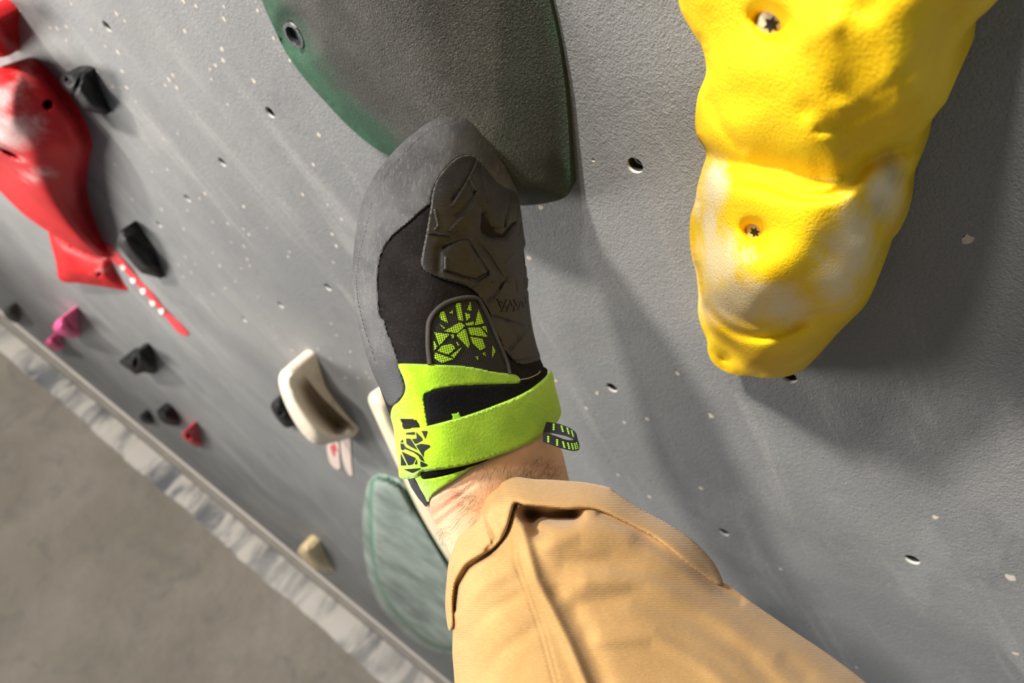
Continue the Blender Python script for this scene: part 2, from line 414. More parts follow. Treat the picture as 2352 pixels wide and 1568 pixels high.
def bolt(name, px, py, d, r, mat, mat2, parent, kind='hex', tilt=(0, 0)):
    c = WD(px, py, d); Rm = Matrix.Translation(Vector(c)) @ Matrix.Rotation(tilt[0], 4, 'X') @ Matrix.Rotation(tilt[1], 4, 'Z')
    h = r * .55
    if kind == 'hex':
        o = lathe(name, [(r * .62, h * .9), (r * .62, -h * .75), (r * .68, -h), (r * .92, -h), (r, -h * .8), (r, h * 2.5)][::1], 28, mat, parent, Rm)
        ns = 6; rs = r * .60
    else:
        o = lathe(name, [(r * .001, -h * .55), (r * .7, -h * .5), (r, -h * .15), (r, h * 2)], 28, mat, parent, Rm)
        ns = 12; rs = r * .52
    vs = []
    for y in ((h * .8 if kind == 'hex' else -h * .40), (-h * .3 if kind == 'hex' else -h * .62)):
        for k in range(ns):
            a = 2 * math.pi * k / ns; q = rs if (kind == 'hex' or k % 2 == 0) else rs * .55
            vs.append(tuple(Rm @ Vector((q * math.cos(a), y, q * math.sin(a)))))
    make_obj('socket', vs, [tuple(range(ns)), tuple(reversed(range(ns, 2 * ns)))] + [(k, (k + 1) % ns, ns + (k + 1) % ns, ns + k) for k in range(ns)], mat2, o, sharp=20)
    return o

# ---- big green hold
def m_green():
    t = NT('green_hold'); g = t.attr('worn'); sp = t.noise(900, 3, .7)
    gg = t.math('ADD', g, t.math('ADD', t.math('MULTIPLY', t.math('SUBTRACT', t.noise(60, 5, .7), .5), .7), t.math('MULTIPLY', t.math('SUBTRACT', t.noise(700, 3, .7), .5), 1.1)))
    wear = t.ramp(gg, .25, .8)
    grn = t.mix(t.ramp(t.noise(30, 4), .3, .7), (.004, .050, .020), (.009, .095, .038))
    grn = t.mix(t.math('MULTIPLY', t.ramp(sp, .55, .70), .38), grn, (.26, .44, .32))
    drk = t.mix(t.ramp(t.noise(16, 5, .65), .35, .7), (.027, .0255, .021), (.058, .055, .045))
    drk = t.mix(t.math('MULTIPLY', t.ramp(sp, .55, .70), .35), drk, (.25, .235, .19))
    dark2 = t.attr('grime_shade')  # mask for the shade painted into the right of the face
    drk = t.mix(t.math('MULTIPLY', t.ramp(t.math('ADD', dark2, t.math('MULTIPLY', t.math('SUBTRACT', t.noise(25, 5, .7), .5), 1.0)), .4, .8), .8), drk, (.022, .026, .016))
    t.col(t.mix(wear, grn, drk)); t.rough(.62, .35)
    t.bump(t.math('ADD', t.noise(560, 3, .6, .8), t.math('MULTIPLY', t.noise(1100, 2, .6), .5)), .0022, 1.0); return t.m
GRN = m_green()
def line_x(pts):
    P = np.array(pts, float); return lambda y: np.interp(y, P[:, 1], P[:, 0])
gl = line_x([(590, -60), (680, 60), (760, 200), (880, 300), (930, 360), (960, 480)])       # inner limit of the bare green left margin
gr = line_x([(1190, -60), (1225, 0), (1270, 120), (1288, 250), (1290, 480)])
g_out = [(560,-130,.012),(585,-50,.014),(603,5,.016),(628,62,.018),(658,122,.018),(695,175,.018),(745,232,.018),(800,290,.018),(850,332,.019),(892,358,.020),
         (960,400,.024),(1050,440,.026),(1130,464,.026),(1192,472,.024),(1250,467,.020),(1292,456,.018),(1310,436,.010),(1309,380,.008),(1306,300,.006),(1298,200,.005),(1282,90,.004),(1262,0,.004),(1240,-90,.003),(1200,-170,.003),(900,-220,.01),(650,-200,.012)]
gL = line_x([(560, -130), (603, 5), (658, 122), (745, 232), (892, 358), (930, 480)]); gR = line_x([(1240, -90), (1262, 0), (1298, 200), (1309, 380), (1311, 480)])
def g_mod(V):
    x, y = V[:, 0], V[:, 1]; u = np.clip((x - gL(y)) / (gR(y) - gL(y)), 0, 1); k = .36
    h = np.where(u < k, np.sqrt(np.maximum(0, 1 - (1 - u / k) ** 2)), 1 - (np.maximum(u - k, 0) / (1 - k)) ** 1.5)
    G_ = resample(cr(g_out), 7); return .043 * h * np.minimum(1, prof(segdist(V, G_), 55))
def g_worn(V, e): return sm(-70, 90, V[:, 0] - gl(V[:, 1])) * (1 - .38 * sm(-60, 40, V[:, 0] - gr(V[:, 1])))
root = empty('climbing_hold', WD(1000, 150))
tag(root, 'big dark green textured hold with worn dark face under the shoe toe', 'climbing hold')
gh, gd_ = hold('hold_body', g_out, .0, 300, 7, GRN, root, craters=[(680, 78, 36, 60, -28, .012, 4.0)], mod=g_mod,
             masks={'worn': g_worn, 'grime_shade': lambda V, e: sm(1080, 1200, V[:, 0]) + .6 * sm(240, 400, V[:, 1])})  # right side painted darker as shade, lower end darkened too
BK = plain('black_oxide_steel', (.05, .05, .055), .35, .5, .6, bs=700, bd=.0003)
BKD = plain('socket_dark', (.012, .010, .010), .5, .3)
gdep = float(gd_[1][np.argmin((gd_[0][:, 0] - 684) ** 2 + (gd_[0][:, 1] - 76) ** 2)])
bolt('bolt', 686, 74, gdep - .0042, .0112, BK, BKD, root, 'hex', (0, 0))
adopt(root)

# ---- big yellow hold
def m_yellow():
    t = NT('yellow_hold'); ch = t.attr('chalk'); gm = t.attr('grime_shade')
    y = t.mix(t.ramp(t.noise(22, 4), .3, .7), (.80, .475, .003), (.88, .575, .006))
    y = t.mix(t.math('MULTIPLY', t.ramp(t.noise(650, 2), .64, .74), .45), y, (.30, .16, .005))
    c2 = t.math('ADD', ch, t.math('MULTIPLY', t.math('SUBTRACT', t.noise(34, 7, .75, .4), .5), 1.3))
    c2 = t.math('ADD', c2, t.math('MULTIPLY', t.math('SUBTRACT', t.noise(420, 3, .7), .5), .6))
    y = t.mix(t.math('MULTIPLY', t.ramp(c2, .15, .95), .88), y, (.78, .64, .40))
    g2 = t.math('ADD', gm, t.math('MULTIPLY', t.math('SUBTRACT', t.noise(40, 6, .75), .5), .9))
    y = t.mix(t.math('MULTIPLY', t.ramp(g2, .30, 1.1), .72), y, (.21, .18, .13))
    t.col(y); t.rough(.55, .22); t.bump(t.math('ADD', t.noise(720, 2, .5, .7), t.math('MULTIPLY', t.noise(300, 2), .25)), .0008, .7); return t.m
YEL = m_yellow()
YS = 1.35
y_out = [(1535,-120,.045),(1553,-50,.045),(1562,20,.045),(1590,72,.045),(1612,108,.047),(1622,165,.047),(1604,215,.038),(1597,265,.036),(1600,312,.036),(1622,350,.036),(1612,390,.036),(1601,430,.034),(1597,460,.030),(1586,500,.024),
         (1584,545,.022),(1589,590,.020),(1599,628,.019),(1604,677,.020),(1603,715,.022),(1611,750,.022),(1624,782,.022),(1626,808,.020),(1638,833,.019),(1664,852,.019),(1696,862,.022),(1725,863,.024),(1762,868,.024),(1809,864,.020),(1845,848,.016),
         (1874,822,.013),(1900,793,.011),(1932,757,.012),(1983,706,.014),(2009,659,.013),(2030,600,.012),(2040,562,.010),(2064,532,.004),(2082,495,.003),(2092,452,.003),(2093,415,.006),(2104,386,.010),(2117,350,.012),(2116,310,.014),(2150,262,.018),(2177,225,.020),(2185,170,.020),(2192,135,.020),(2204,96,.018),(2240,50,.016),(2278,15,.014),(2330,-50,.012),(2350,-130,.012),(2000,-190,.03),(1700,-190,.04)]
LA = [(1535,-130),(1562,20),(1590,72),(1612,108),(1622,169),(1606,215),(1598,265),(1600,312),(1619,345),(1657,387),(1695,406),(1757,414),(1800,430),(1833,441),(1865,447),(1891,445),(1948,425),(1987,376),(2040,345),(2102,314),(2150,262),(2185,170),(2204,96),(2278,15),(2350,-130),(1900,-200)]
LA = [(x, y, .064 if x < 2000 else .055) for x, y in LA]
y_out = [(a, b, c * YS * (1.9 if a > 2090 and b < 320 else 1)) for a, b, c in y_out]
LA1 = [(1640,-80),(1618,110),(1624,180),(1640,250),(1668,305),(1712,340),(1800,360),(1900,350),(2000,300),(2090,200),(2150,80),(2200,-80)]
LB = [(1640,350),(1614,385),(1603,430),(1605,490),(1613,545),(1606,600),(1608,655),(1620,690),(1650,730),(1690,758),(1740,768),(1790,756),(1835,735),(1880,745),(1935,748),(1983,706),(2009,659),(2027,604),(2040,540),(2067,470),(2091,412),(2114,357),(1900,300)]
LB = [(x, y, .054 if x < 1850 else .030) for x, y in LB]
LD = [(1600,640),(1604,713),(1613,750),(1624,776),(1655,800),(1684,826),(1700,856),(1762,868),(1809,864),(1845,848),(1900,793),(1940,745),(1850,650)]
LD = [(x, y, .040 if x < 1800 else .024) for x, y in LD]
def y_mod(V):
    x, y = V[:, 0], V[:, 1]; gs = lambda cx, cy, sx, sy: np.exp(-((x - cx) / sx) ** 2 - ((y - cy) / sy) ** 2)
    Ye = segdist(V, resample(cr(y_out), 9))
    rg = np.random.default_rng(11); wob = np.zeros(len(V))
    for _ in range(70): sx_ = rg.uniform(22, 48); wob += rg.uniform(-.0030, .0030) * gs(rg.uniform(1580, 2300), rg.uniform(-60, 870), sx_, sx_ * rg.uniform(.7, 1.3))
    for pts, wd, dp in (([(1612,372),(1657,391),(1695,410),(1757,419),(1833,447),(1891,451),(1948,430),(1987,381),(2040,350),(2108,318)], 11, .0045), ([(1604,668),(1624,705),(1652,738),(1690,764),(1740,774),(1795,762),(1840,742)], 8, .009),
                        ([(1622,172),(1634,235),(1662,300),(1705,345)], 9, .005), ([(1990,235),(2060,190),(2130,120)], 9, .003), ([(1880,300),(1960,275),(2050,225)], 9, .003), ([(1613,760),(1650,780),(1684,815),(1700,852)], 7, .006)):
        wob = wob - dp * np.exp(-(segdist(V, resample(cr(pts, closed=False), 6, False), closed=False) / wd) ** 2)
    return wob * sm(0, 60, Ye + 20) + (.027 * sm(1600, 2010, x) * prof(Ye, 150) * (1 - .35 * sm(550, 850, y)) - .007 * gs(1905, 590, 45, 55) + .006 * gs(1985, 560, 45, 90) - .006 * gs(1960, 230, 60, 120) * 1 + .006 * gs(2080, 200, 60, 90) - .005 * gs(1880, 390, 30, 40)
            + .006 * gs(1760, 640, 90, 70) + .005 * gs(1720, 160, 60, 60) - .004 * gs(1990, 480, 22, 60) + .005 * gs(2050, 430, 30, 60) - .006 * gs(1830, 740, 40, 30) - .006 * gs(2190, 60, 40, 60))
def blob(V, L):
    r = np.zeros(len(V))
    for cx, cy, sx, sy, a in L: r = np.maximum(r, a * np.exp(-((V[:, 0] - cx) / sx) ** 2 - ((V[:, 1] - cy) / sy) ** 2))
    return r
root = empty('climbing_hold', WD(1850, 400))
tag(root, 'large lumpy yellow hold in stacked bulges with chalky lower half', 'climbing hold')
yh, yd = hold('hold_body', y_out, .010, 90, 5.5, YEL, root,
     lobes=[(LD, .03, .052, 130, .0009), (LB, .04, .064, 190, .0012), (LA, .05, .050, 210, .0014), (LA1, .088, .026, 240, .0006)],
     craters=[(1770, 52, 46, 30, 28, .016, 2.6), (1733, 530, 28, 22, 28, .014, 3.0), (1735, 528, 70, 55, 20, .006, 2.0), (1668, 822, 16, 10, 30, .008, 2.4)], mod=y_mod,
     masks={'chalk': lambda V, e: np.clip(blob(V, [(1640,430,35,70,1),(1630,520,22,90,.9),(1650,600,60,90,.85),(1700,690,110,60,1),(1790,700,80,60,.85),(1960,560,60,110,.9),(2030,440,50,80,.9),(1920,640,70,70,.8),(1700,590,45,30,.6),(1760,280,60,20,.25),(1602,470,12,50,.8)]), 0, 1),
            'grime_shade': lambda V, e: np.clip(blob(V, [(2050,390,45,60,.8),(2020,480,40,70,.7),(1975,620,35,60,.45),(1960,420,60,40,.5),(1800,690,60,35,.4),(1940,355,35,30,.42),(2130,120,60,70,.35),(2080,260,50,30,.35),(1900,760,20,40,.3)]), 0, 1)})
SCR = plain('dusty_zinc_screw', (.52, .46, .33), .5, .4, .35, bs=500, bd=.0003, var=.2, vs=300)
def ydep(px, py): V, d = yd; return float(d[np.argmin((V[:, 0] - px) ** 2 + (V[:, 1] - py) ** 2)])
bolt('bolt', 1776, 54, ydep(1776, 54) + .003, .0058, SCR, BKD, root, 'torx', (math.radians(-10), math.radians(-8)))
bolt('bolt', 1737, 530, ydep(1735, 530) + .002, .0052, SCR, BKD, root, 'torx', (math.radians(-6), math.radians(-10)))
adopt(root)

# ---- red holds
def m_chalky(name, c, c2=(.72, .60, .58), lo=.3, hi=1.2):
    t = NT(name); ch = t.attr('chalk')
    y = t.mix(t.ramp(t.noise(12, 4), .3, .7), tuple(x * .82 for x in c), c)
    k = t.math('ADD', ch, t.math('MULTIPLY', t.math('SUBTRACT', t.noise(26, 7, .75, .5), .5), 1.5))
    y = t.mix(t.math('MULTIPLY', t.ramp(k, lo, hi), .75), y, c2)
    t.col(y); t.rough(.5, .25); t.bump(t.noise(220, 3), .001, .6); return t.m
RED = m_chalky('red_hold', (.47, .008, .012))
r_out = [(-60,185,.10),(-20,165,.10),(15,148,.06),(50,143,.035),(90,165,.025),(130,205,.02),(165,250,.018),(190,295,.016),(202,335,.016),(196,368,.02),(190,395,.022),(192,440,.016),(205,490,.012),(225,540,.010),(245,578,.008),(251,592,.008),(232,590,.04),(190,578,.06),(150,556,.07),(115,535,.075),(60,497,.08),(20,460,.085),(-20,420,.09),(-80,380,.10),(-120,240,.10)]
r_out = [(a, b, c * .5) for a, b, c in r_out]
root = empty('climbing_hold', WD(80, 350))
tag(root, 'large chalked red hold with a narrow tail and small round hole', 'climbing hold')
hold('hold_body', r_out, .060, 210, 4.5, RED, root, craters=[(109, 240, 9, 9, 0, .02, 4.0), (25, 352, 28, 6, 25, .010, 2.5)],
     masks={'chalk': lambda V, e: np.clip(blob(V, [(20,300,90,55,1),(90,400,60,30,.7),(60,190,60,40,.5),(150,260,20,30,.2),(20,230,60,60,.6),(170,440,20,40,.35)]), 0, 1)})
adopt(root)
fin = [(112,530,.030),(145,548,.022),(200,575,.012),(250,592,.003),(262,620,.002),(293,664,.002),(270,664,.012),(230,657,.025),(180,650,.038),(138,644,.045),(128,600,.040)]
fin = [(a, b, c * .6) for a, b, c in fin]
o, _ = hold('climbing_hold', fin, .016, 30, 6, RED, None, craters=[(228, 630, 4, 4, 0, .01, 3.0)], masks={'chalk': lambda V, e: blob(V, [(230, 620, 40, 25, .45)])}, sharp=30)
tag(o, 'small angular red hold directly below the tail of the large red hold', 'climbing hold')
top = [(-60,30,.09),(-10,45,.07),(8,55,.05),(22,76,.03),(32,110,.02),(28,124,.02),(0,132,.05),(-60,130,.09),(-90,90,.09)]
top = [(a, b, c * .45) for a, b, c in top]
o, _ = hold('climbing_hold', top, .03, 40, 7, RED, None, masks={'chalk': lambda V, e: V[:, 0] * 0 + .1})
tag(o, 'red hold cut by the left frame edge, above the large red hold', 'climbing hold')

# ---- red tape
RTP = plain('red_tape', (.60, .05, .06), .45, .4, var=.2, vs=40); PAPER = plain('torn_tape_white', (.72, .62, .60), .7, .2)
tp = [(243,560),(262,572),(300,618),(340,665),(380,712),(410,742),(433,764),(427,771),(408,762),(385,735),(352,697),(318,658),(285,622),(262,604),(250,585)]
V, F, ids, b = mesh2d(tp, 6)
fr = WD(V[:, 0], V[:, 1], np.full(len(V), .0022) + .0010 * np.sin(V[:, 0] / 9)); ring = fr[ids].copy(); ring[:, 1] = -.0003
o = closed_solid('tape_strip', V, F, ids, fr, ring, RTP); tag(o, 'strip of red tape running down from the red hold', 'tape')
for k, (px, py) in enumerate([(283,615),(306,645),(329,670),(351,697),(371,716)]):
    P = [(px - 8, py - 5), (px + 2, py - 5), (px + 5, py + 3), (px - 3, py + 6)]
    V, F, ids, b = mesh2d(P, 4); fr = WD(V[:, 0], V[:, 1], np.full(len(V), .0035)); ring = fr[ids].copy(); ring[:, 1] = -.0004
    c = closed_solid('torn_edge', V, F, ids, fr, ring, PAPER, o); c['label'] = 'white torn patch'

# ---- black holds
def m_black():
    t = NT('black_hold'); c = t.mix(t.ramp(t.noise(30, 5, .7), .5, .8), (.008, .008, .009), (.06, .058, .055)); t.col(c); t.rough(.6, .22); t.bump(t.noise(260, 3), .001, .7); return t.m
BLK = m_black()
def simple(outline, B, Rr, mat, label, step=5, cr_=(), mod=None, smooth=True, sharp=40, name='climbing_hold', masks=None, cat='climbing hold', inset=.004):
    o, _ = hold(name, outline, B, Rr, step, mat, None, craters=cr_, mod=mod, smooth=smooth, sharp=sharp, masks=masks, inset=inset); tag(o, label, cat); return o
simple([(138,192,.022),(140,175,.022),(158,168,.020),(180,170,.020),(200,170,.012),(215,188,.006),(235,222,.003),(250,255,.003),(246,263,.006),(222,260,.013),(192,250,.018),(178,232,.019),(155,212,.022)], .017, 30, BLK,
       'black lump hold right of the large red hold, near the upper left', 4, cr_=[(157, 184, 9, 9, 0, .010, 2.5), (176, 200, 4, 26, 20, .006, 2.0)])
simple([(268,555,.030),(277,528,.030),(300,540,.022),(350,578,.006),(362,600,.003),(377,635,.002),(370,640,.006),(325,627,.020),(310,612,.022),(288,585,.028)], .014, 22, BLK,
       'black faceted hold beside the start of the red tape', 4, smooth=False, sharp=20)
simple([(274,828,.05),(300,822,.045),(308,808,.035),(322,806,.03),(340,822,.02),(352,840,.012),(357,855,.006),(345,858,.01),(330,855,.02),(312,860,.03),(298,850,.04),(280,838,.05)], .03, 18, BLK,
       'charcoal knobbly hold below the red tape, left of the cream hook hold', 4, cr_=[(312, 832, 5, 12, 10, .02, 2.0), (330, 845, 5, 8, 40, .015, 2.0)])
simple([(622,935,.018),(626,922,.018),(638,916,.016),(650,925,.014),(662,945,.010),(674,968,.006),(672,978,.006),(658,982,.010),(645,972,.014),(632,955,.018)], .016, 16, BLK,
       'small black block hold touching the left side of the cream hook hold', 4, cr_=[(645, 948, 6, 6, 0, .01, 2.5)])
simple([(360,942,.03),(370,940,.03),(390,948,.02),(405,962,.01),(412,975,.004),(400,978,.01),(380,973,.02),(366,962,.03)], .025, 12, BLK, 'black oval hold just above the small red hold near the mat', 4)
simple([(320,955,.025),(332,950,.02),(345,962,.01),(352,972,.004),(340,974,.01),(326,968,.02)], .02, 9, BLK, 'smallest black hold, close to the wall foot and left of the black oval one', 3)
simple([(8,712,.03),(20,704,.03),(34,716,.02),(46,733,.004),(38,742,.01),(22,736,.02),(10,724,.03)], .02, 10, plain('charcoal_hold', (.06, .058, .055), .7, .3), 'charcoal chip hold at the wall foot by the left frame edge', 3)
PNK = plain('pink_hold', (.85, .10, .28), .5, .4, bs=60, bd=.002, var=.12, vs=14)
simple([(122,755,.06),(128,738,.06),(145,729,.05),(160,742,.03),(172,758,.015),(182,772,.004),(168,776,.012),(145,772,.035),(128,764,.05)], .04, 16, PNK, 'upper and larger of the two pink holds low on the left', 4)
simple([(104,788,.04),(112,776,.04),(126,778,.025),(138,792,.008),(144,802,.003),(130,805,.01),(112,799,.03)], .03, 11, PNK, 'lower and smaller of the two pink holds low on the left', 3)
simple([(418,996,.04),(428,987,.04),(438,996,.03),(452,1010,.015),(464,1022,.003),(452,1027,.01),(436,1018,.025),(422,1006,.035)], .02, 9, plain('small_red_hold', (.55, .03, .045), .5, .4), 'small red hold near the mat, below the black oval hold', 3, cr_=[(432, 1000, 4, 7, -30, .02, 2.0)])

# ---- cream hook hold, a thick curled band standing off the wall
def sweep(name, path, rad, mat, parent=None, n=20, flat=1.0, up=None, attrs=None):
    path = [Vector(map(float, p)) for p in path]; vs, fs = [], []; L = len(path)
    pu = Vector(up) if up else Vector((0, 1, 0))
    for i, p in enumerate(path):
        tdir = (path[min(i + 1, L - 1)] - path[max(i - 1, 0)]).normalized()
        s = tdir.cross(pu).normalized(); u = s.cross(tdir).normalized(); r = rad[i] if hasattr(rad, '__len__') else rad
        for k in range(n):
            a = 2 * math.pi * k / n; vs.append(tuple(p + s * r * math.cos(a) + u * r * flat * math.sin(a)))
    for i in range(L - 1): fs += [(i * n + k, i * n + (k + 1) % n, (i + 1) * n + (k + 1) % n, (i + 1) * n + k) for k in range(n)]
    fs += [tuple(range(n)), tuple((L - 1) * n + k for k in range(n))]
    return make_obj(name, vs, fs, mat, parent, sharp=70)
def m_cream():
    t = NT('cream_hold'); c = t.mix(t.ramp(t.noise(26, 5, .7), .45, .7), (.74, .64, .50), (.60, .50, .42)); 
    t.col(c); t.rough(.6, .3); t.bump(t.noise(320, 3), .0015, .8); return t.m
CRM = m_cream()
hk_o = [(640,870,.050),(648,850,.048),(668,843,.044),(690,850,.036),(712,876,.026),(735,905,.016),(770,940,.010),(800,968,.006),(818,985,.005),(815,1000,.010),(790,1010,.022),(750,1020,.040),(725,1020,.050),(705,1006,.055),(680,975,.056),(658,935,.055),(645,900,.054)]
def hk_mod(V):
    x, y = V[:, 0], V[:, 1]
    c = np.array([(692,862),(715,905),(745,945),(775,975)]); e = segdist(V, resample(cr(c, closed=False), 4, False), closed=False)
    return -.040 * np.exp(-(e / 19) ** 2) * sm(855, 890, y)
o, _ = hold('climbing_hold', hk_o, .030, 34, 4.5, CRM, None, mod=hk_mod, sharp=70); tag(o, 'cream curled pinch hold with a deep hollow, left of the strap', 'climbing hold')

TAPE = plain('dirty_white_tape', (.62, .50, .44), .7, .2, var=.15, vs=60)
for P, lab in (([(752,1020),(775,1012),(779,1050),(781,1076),(768,1074),(755,1055)], 'left slip of whitish tape under the cream pinch hold, with red marks'),
               ([(783,1012),(803,1008),(806,1060),(809,1092),(797,1084),(786,1050)], 'right slip of whitish tape under the cream pinch hold')):
    V, F, ids, b = mesh2d(P, 5); fr = WD(V[:, 0], V[:, 1], np.full(len(V), .0018)); ring = fr[ids].copy(); ring[:, 1] = -.0003
    o = closed_solid('tape_slip', V, F, ids, fr, ring, TAPE); tag(o, lab, 'tape', 'tape slips under the cream hold')
    if 'left' in lab:
        for a in ((760, 1024, 768, 1046), (766, 1020, 772, 1036)):
            P2 = [(a[0] - 2.5, a[1]), (a[0] + 2.5, a[1] - 2), (a[2] + 2.5, a[3]), (a[2] - 2, a[3] + 2)]
            V, F, ids, b = mesh2d(P2, 3, False); fr = WD(V[:, 0], V[:, 1], np.full(len(V), .0024)); ring = fr[ids].copy(); ring[:, 1] = -.0012
            closed_solid('red_mark', V, F, ids, fr, ring, RTP, o)

# ---- long cream rib hold behind the heel, and pale green dish behind the trousers
CR2 = plain('pale_cream_hold', (.80, .70, .48), .5, .4, bs=200, bd=.0008, var=.05, vs=12)
rib = [(846,920,.10),(852,902,.10),(866,898,.09),(888,915,.08),(915,960,.07),(948,1020,.06),(985,1090,.05),(1032,1170,.045),(1078,1250,.04),(1100,1300,.04),(1075,1335,.07),(1050,1312,.09),(1030,1287,.095),(985,1215,.10),(950,1150,.10),(915,1075,.10),(890,1020,.10),(865,965,.10)]
simple([(a, b, c * .36) for a, b, c in rib], .018, 30, CR2, 'long narrow cream rib hold running down behind the heel', 7, sharp=70)
def m_dish():
    t = NT('frosted_green'); a = t.noise(9, 5, .6)
    c = t.mix(t.ramp(a, .3, .7), (.15, .19, .17), (.34, .40, .355)); c = t.mix(t.attr('rim'), c, (.04, .16, .10)); t.col(c); t.rough(.4, .5); t.bump(t.noise(60, 4), .002, .5); return t.m
DSH = m_dish()
dish = [(852,1098,.02),(838,1140,.03),(832,1200,.04),(836,1270,.045),(848,1330,.045),(870,1385,.04),(905,1430,.035),(950,1470,.03),(1000,1495,.025),(1050,1503,.02),(1110,1498,.015),(1135,1450,.01),(1095,1370,.01),(1045,1300,.01),(1000,1230,.01),(965,1170,.01),(928,1115,.01),(885,1090,.012)]
inner = resample(cr([(858,1102),(852,1180),(856,1270),(868,1330),(890,1380),(925,1425),(970,1465),(1010,1486),(1050,1490),(1108,1482),(1122,1450),(1085,1376),(1035,1300),(990,1230),(952,1168),(912,1112)]), 8)
def dish_rim(V, e): return np.where(inpoly(V, inner), np.exp(-(segdist(V, inner) / 5) ** 2), np.exp(-(segdist(V, inner) / 4) ** 2))
def dish_mod(V): return .018 * np.where(inpoly(V, inner), 1.0, 0.0) * np.minimum(1, segdist(V, inner) / 5) + .014 * np.exp(-(segdist(V, inner) / 10) ** 2) * 0
simple([(a, b, c * .55) for a, b, c in dish], .010, 16, DSH, 'round frosted pale green volume behind the trouser leg', 7, mod=dish_mod, masks={'rim': dish_rim}, sharp=70)
simple([(682,1268,.05),(690,1252,.05),(705,1250,.04),(722,1256,.03),(742,1278,.012),(768,1312,.003),(750,1313,.012),(722,1308,.03),(700,1290,.045)], .02, 18, plain('tan_wood_hold', (.66, .52, .30), .6, .3, bs=50, bd=.003, var=.12, vs=20),
       'tan wedge hold at the wall foot, left of the green volume', 4, smooth=False, sharp=25)

# ------------------------------------------------------------------ the climbing shoe
ENV = resample(cr([(1040,266),(1075,276),(1105,308),(1138,350),(1165,395),(1185,440),(1195,480),(1200,540),(1207,600),(1212,680),(1222,745),(1240,815),(1262,852),(1276,890),(1288,945),(1291,1000),(1299,1060),(1310,1110),(1340,1300),(1400,1500),
      (1100,1500),(1030,1270),(983,1160),(940,1105),(912,1050),(905,985),(890,945),(868,885),(850,840),(830,775),(814,700),(808,650),(812,580),(825,490),(850,420),(900,352),(960,298),(1000,275)]), 8)
def ROLL(x): q = (x - 985) / 210; return .030 * (q + np.sqrt(q * q + .10)) - .004
def ZS_raw(V):
    x, y = V[:, 0], V[:, 1]; e = segdist(V, ENV) * np.where(inpoly(V, ENV), 1, 0)
    z = np.interp(y, [240, 300, 700, 1000, 1250, 1500], [.456, .453, .434, .420, .412, .395])
    z = z + ROLL(x)
    Bz = np.interp(y, [260, 450, 700, 900, 1100, 1400], [.038, .050, .046, .046, .050, .05])
    z = z - Bz * prof(e, np.interp(y, [260, 450, 1400], [130, 165, 165]))
    g = lambda cx, cy, sx, sy: np.exp(-((x - cx) / sx) ** 2 - ((y - cy) / sy) ** 2)
    return z - .004 * g(1060, 430, 60, 70) + .004 * g(930, 620, 50, 90) - .003 * g(880, 470, 40, 90) + .003 * g(1130, 520, 40, 50)
ZS = blurred(ZS_raw, 760, 220, 1480, 1560, 4, 9)
def relief(V, items):
    r = np.zeros(len(V))
    for pts, wd, dep in items: r += dep * np.exp(-(segdist(V, np.array(pts, float), closed=False) / wd) ** 2)
    return r
def patch_data(poly, off, thick, step, rnd=4, rel=None, smooth=True, zf=ZS):
    V, F, ids, b = mesh2d(poly, step, smooth)
    e = segdist(V, b); z = zf(V); lift = off * (.35 + .65 * prof(e, rnd)) if rnd else np.full(len(V), off)
    top = z - lift - (relief(V, rel) if rel else 0)
    return V, F, ids, CZ(V[:, 0], V[:, 1], top), CZ(V[:, 0], V[:, 1], z + thick)
def patch(name, poly, off, thick, mat, parent, step=6, rnd=4, rel=None, smooth=True, zf=ZS, attrs=None, sharp=55):
    V, F, ids, f, b = patch_data(poly, off, thick, step, rnd, rel, smooth, zf)
    return closed_solid(name, V, F, ids, f, None, mat, parent, {k: g(V) for k, g in (attrs or {}).items()}, back_full=b, sharp=sharp)
def patches(name, polys, off, thick, mat, parent, step=4, rnd=2, smooth=False, zf=ZS):
    vs, fs, us = [], [], []; n0 = 0
    for p in polys:
        V, F, ids, f, b = patch_data(p, off, thick, step, rnd, None, smooth, zf); n = len(V); nb = len(ids)
        vs += [f, b]; us += [V, V]; fs += [tuple(i + n0 for i in q) for q in F] + [tuple(i + n + n0 for i in reversed(q)) for q in F]
        fs += [(ids[i] + n0, ids[(i + 1) % nb] + n0, ids[(i + 1) % nb] + n + n0, ids[i] + n + n0) for i in range(nb)]; n0 += 2 * n
    return make_obj(name, np.vstack(vs), fs, mat, parent, np.vstack(us))

def m_suede(name, ca, cb, cc, nap=1.0):
    t = NT(name); v = t.coord((1, 1, 1), src='UV')
    a = t.noise(1.6, 5, .65, .3, v); b = t.noise(16, 4, .7, .5, v)
    c = t.mix(t.ramp(a, .3, .7), ca, cb); c = t.mix(t.math('MULTIPLY', t.ramp(b, .5, .72), .35 * nap), c, cc)
    t.col(c); t.rough(.92, .15); t.b.inputs['Sheen Weight'].default_value = (.25 if ca[1] > .1 else 0); t.b.inputs['Sheen Roughness'].default_value = .5
    t.bump(b, .0007 * nap, .9); return t.m
def m_rubber():
    t = NT('rand_rubber'); v = t.coord((1, 1, 1), src='UV'); d = t.attr('dark')
    a = t.noise(1.1, 6, .65, .5, v); s = t.noise(5, 6, .7, .4, t.coord((3.5, 1, 1), (0, 0, math.radians(30)), 'UV')); g = t.noise(22, 3, .7, 0, v)
    c = t.mix(t.ramp(a, .3, .7), (.030, .030, .032), (.066, .065, .066)); c = t.mix(t.math('MULTIPLY', t.ramp(s, .5, .72), .5), c, (.15, .147, .145))
    c = t.mix(t.math('MULTIPLY', t.ramp(g, .55, .7), .22), c, (.20, .196, .19))
    c = t.mix(d, c, (.035, .035, .040)); t.col(c); t.rough(.58, .35); t.bump(t.noise(30, 4, .7, .3, v), .0004, .7); return t.m
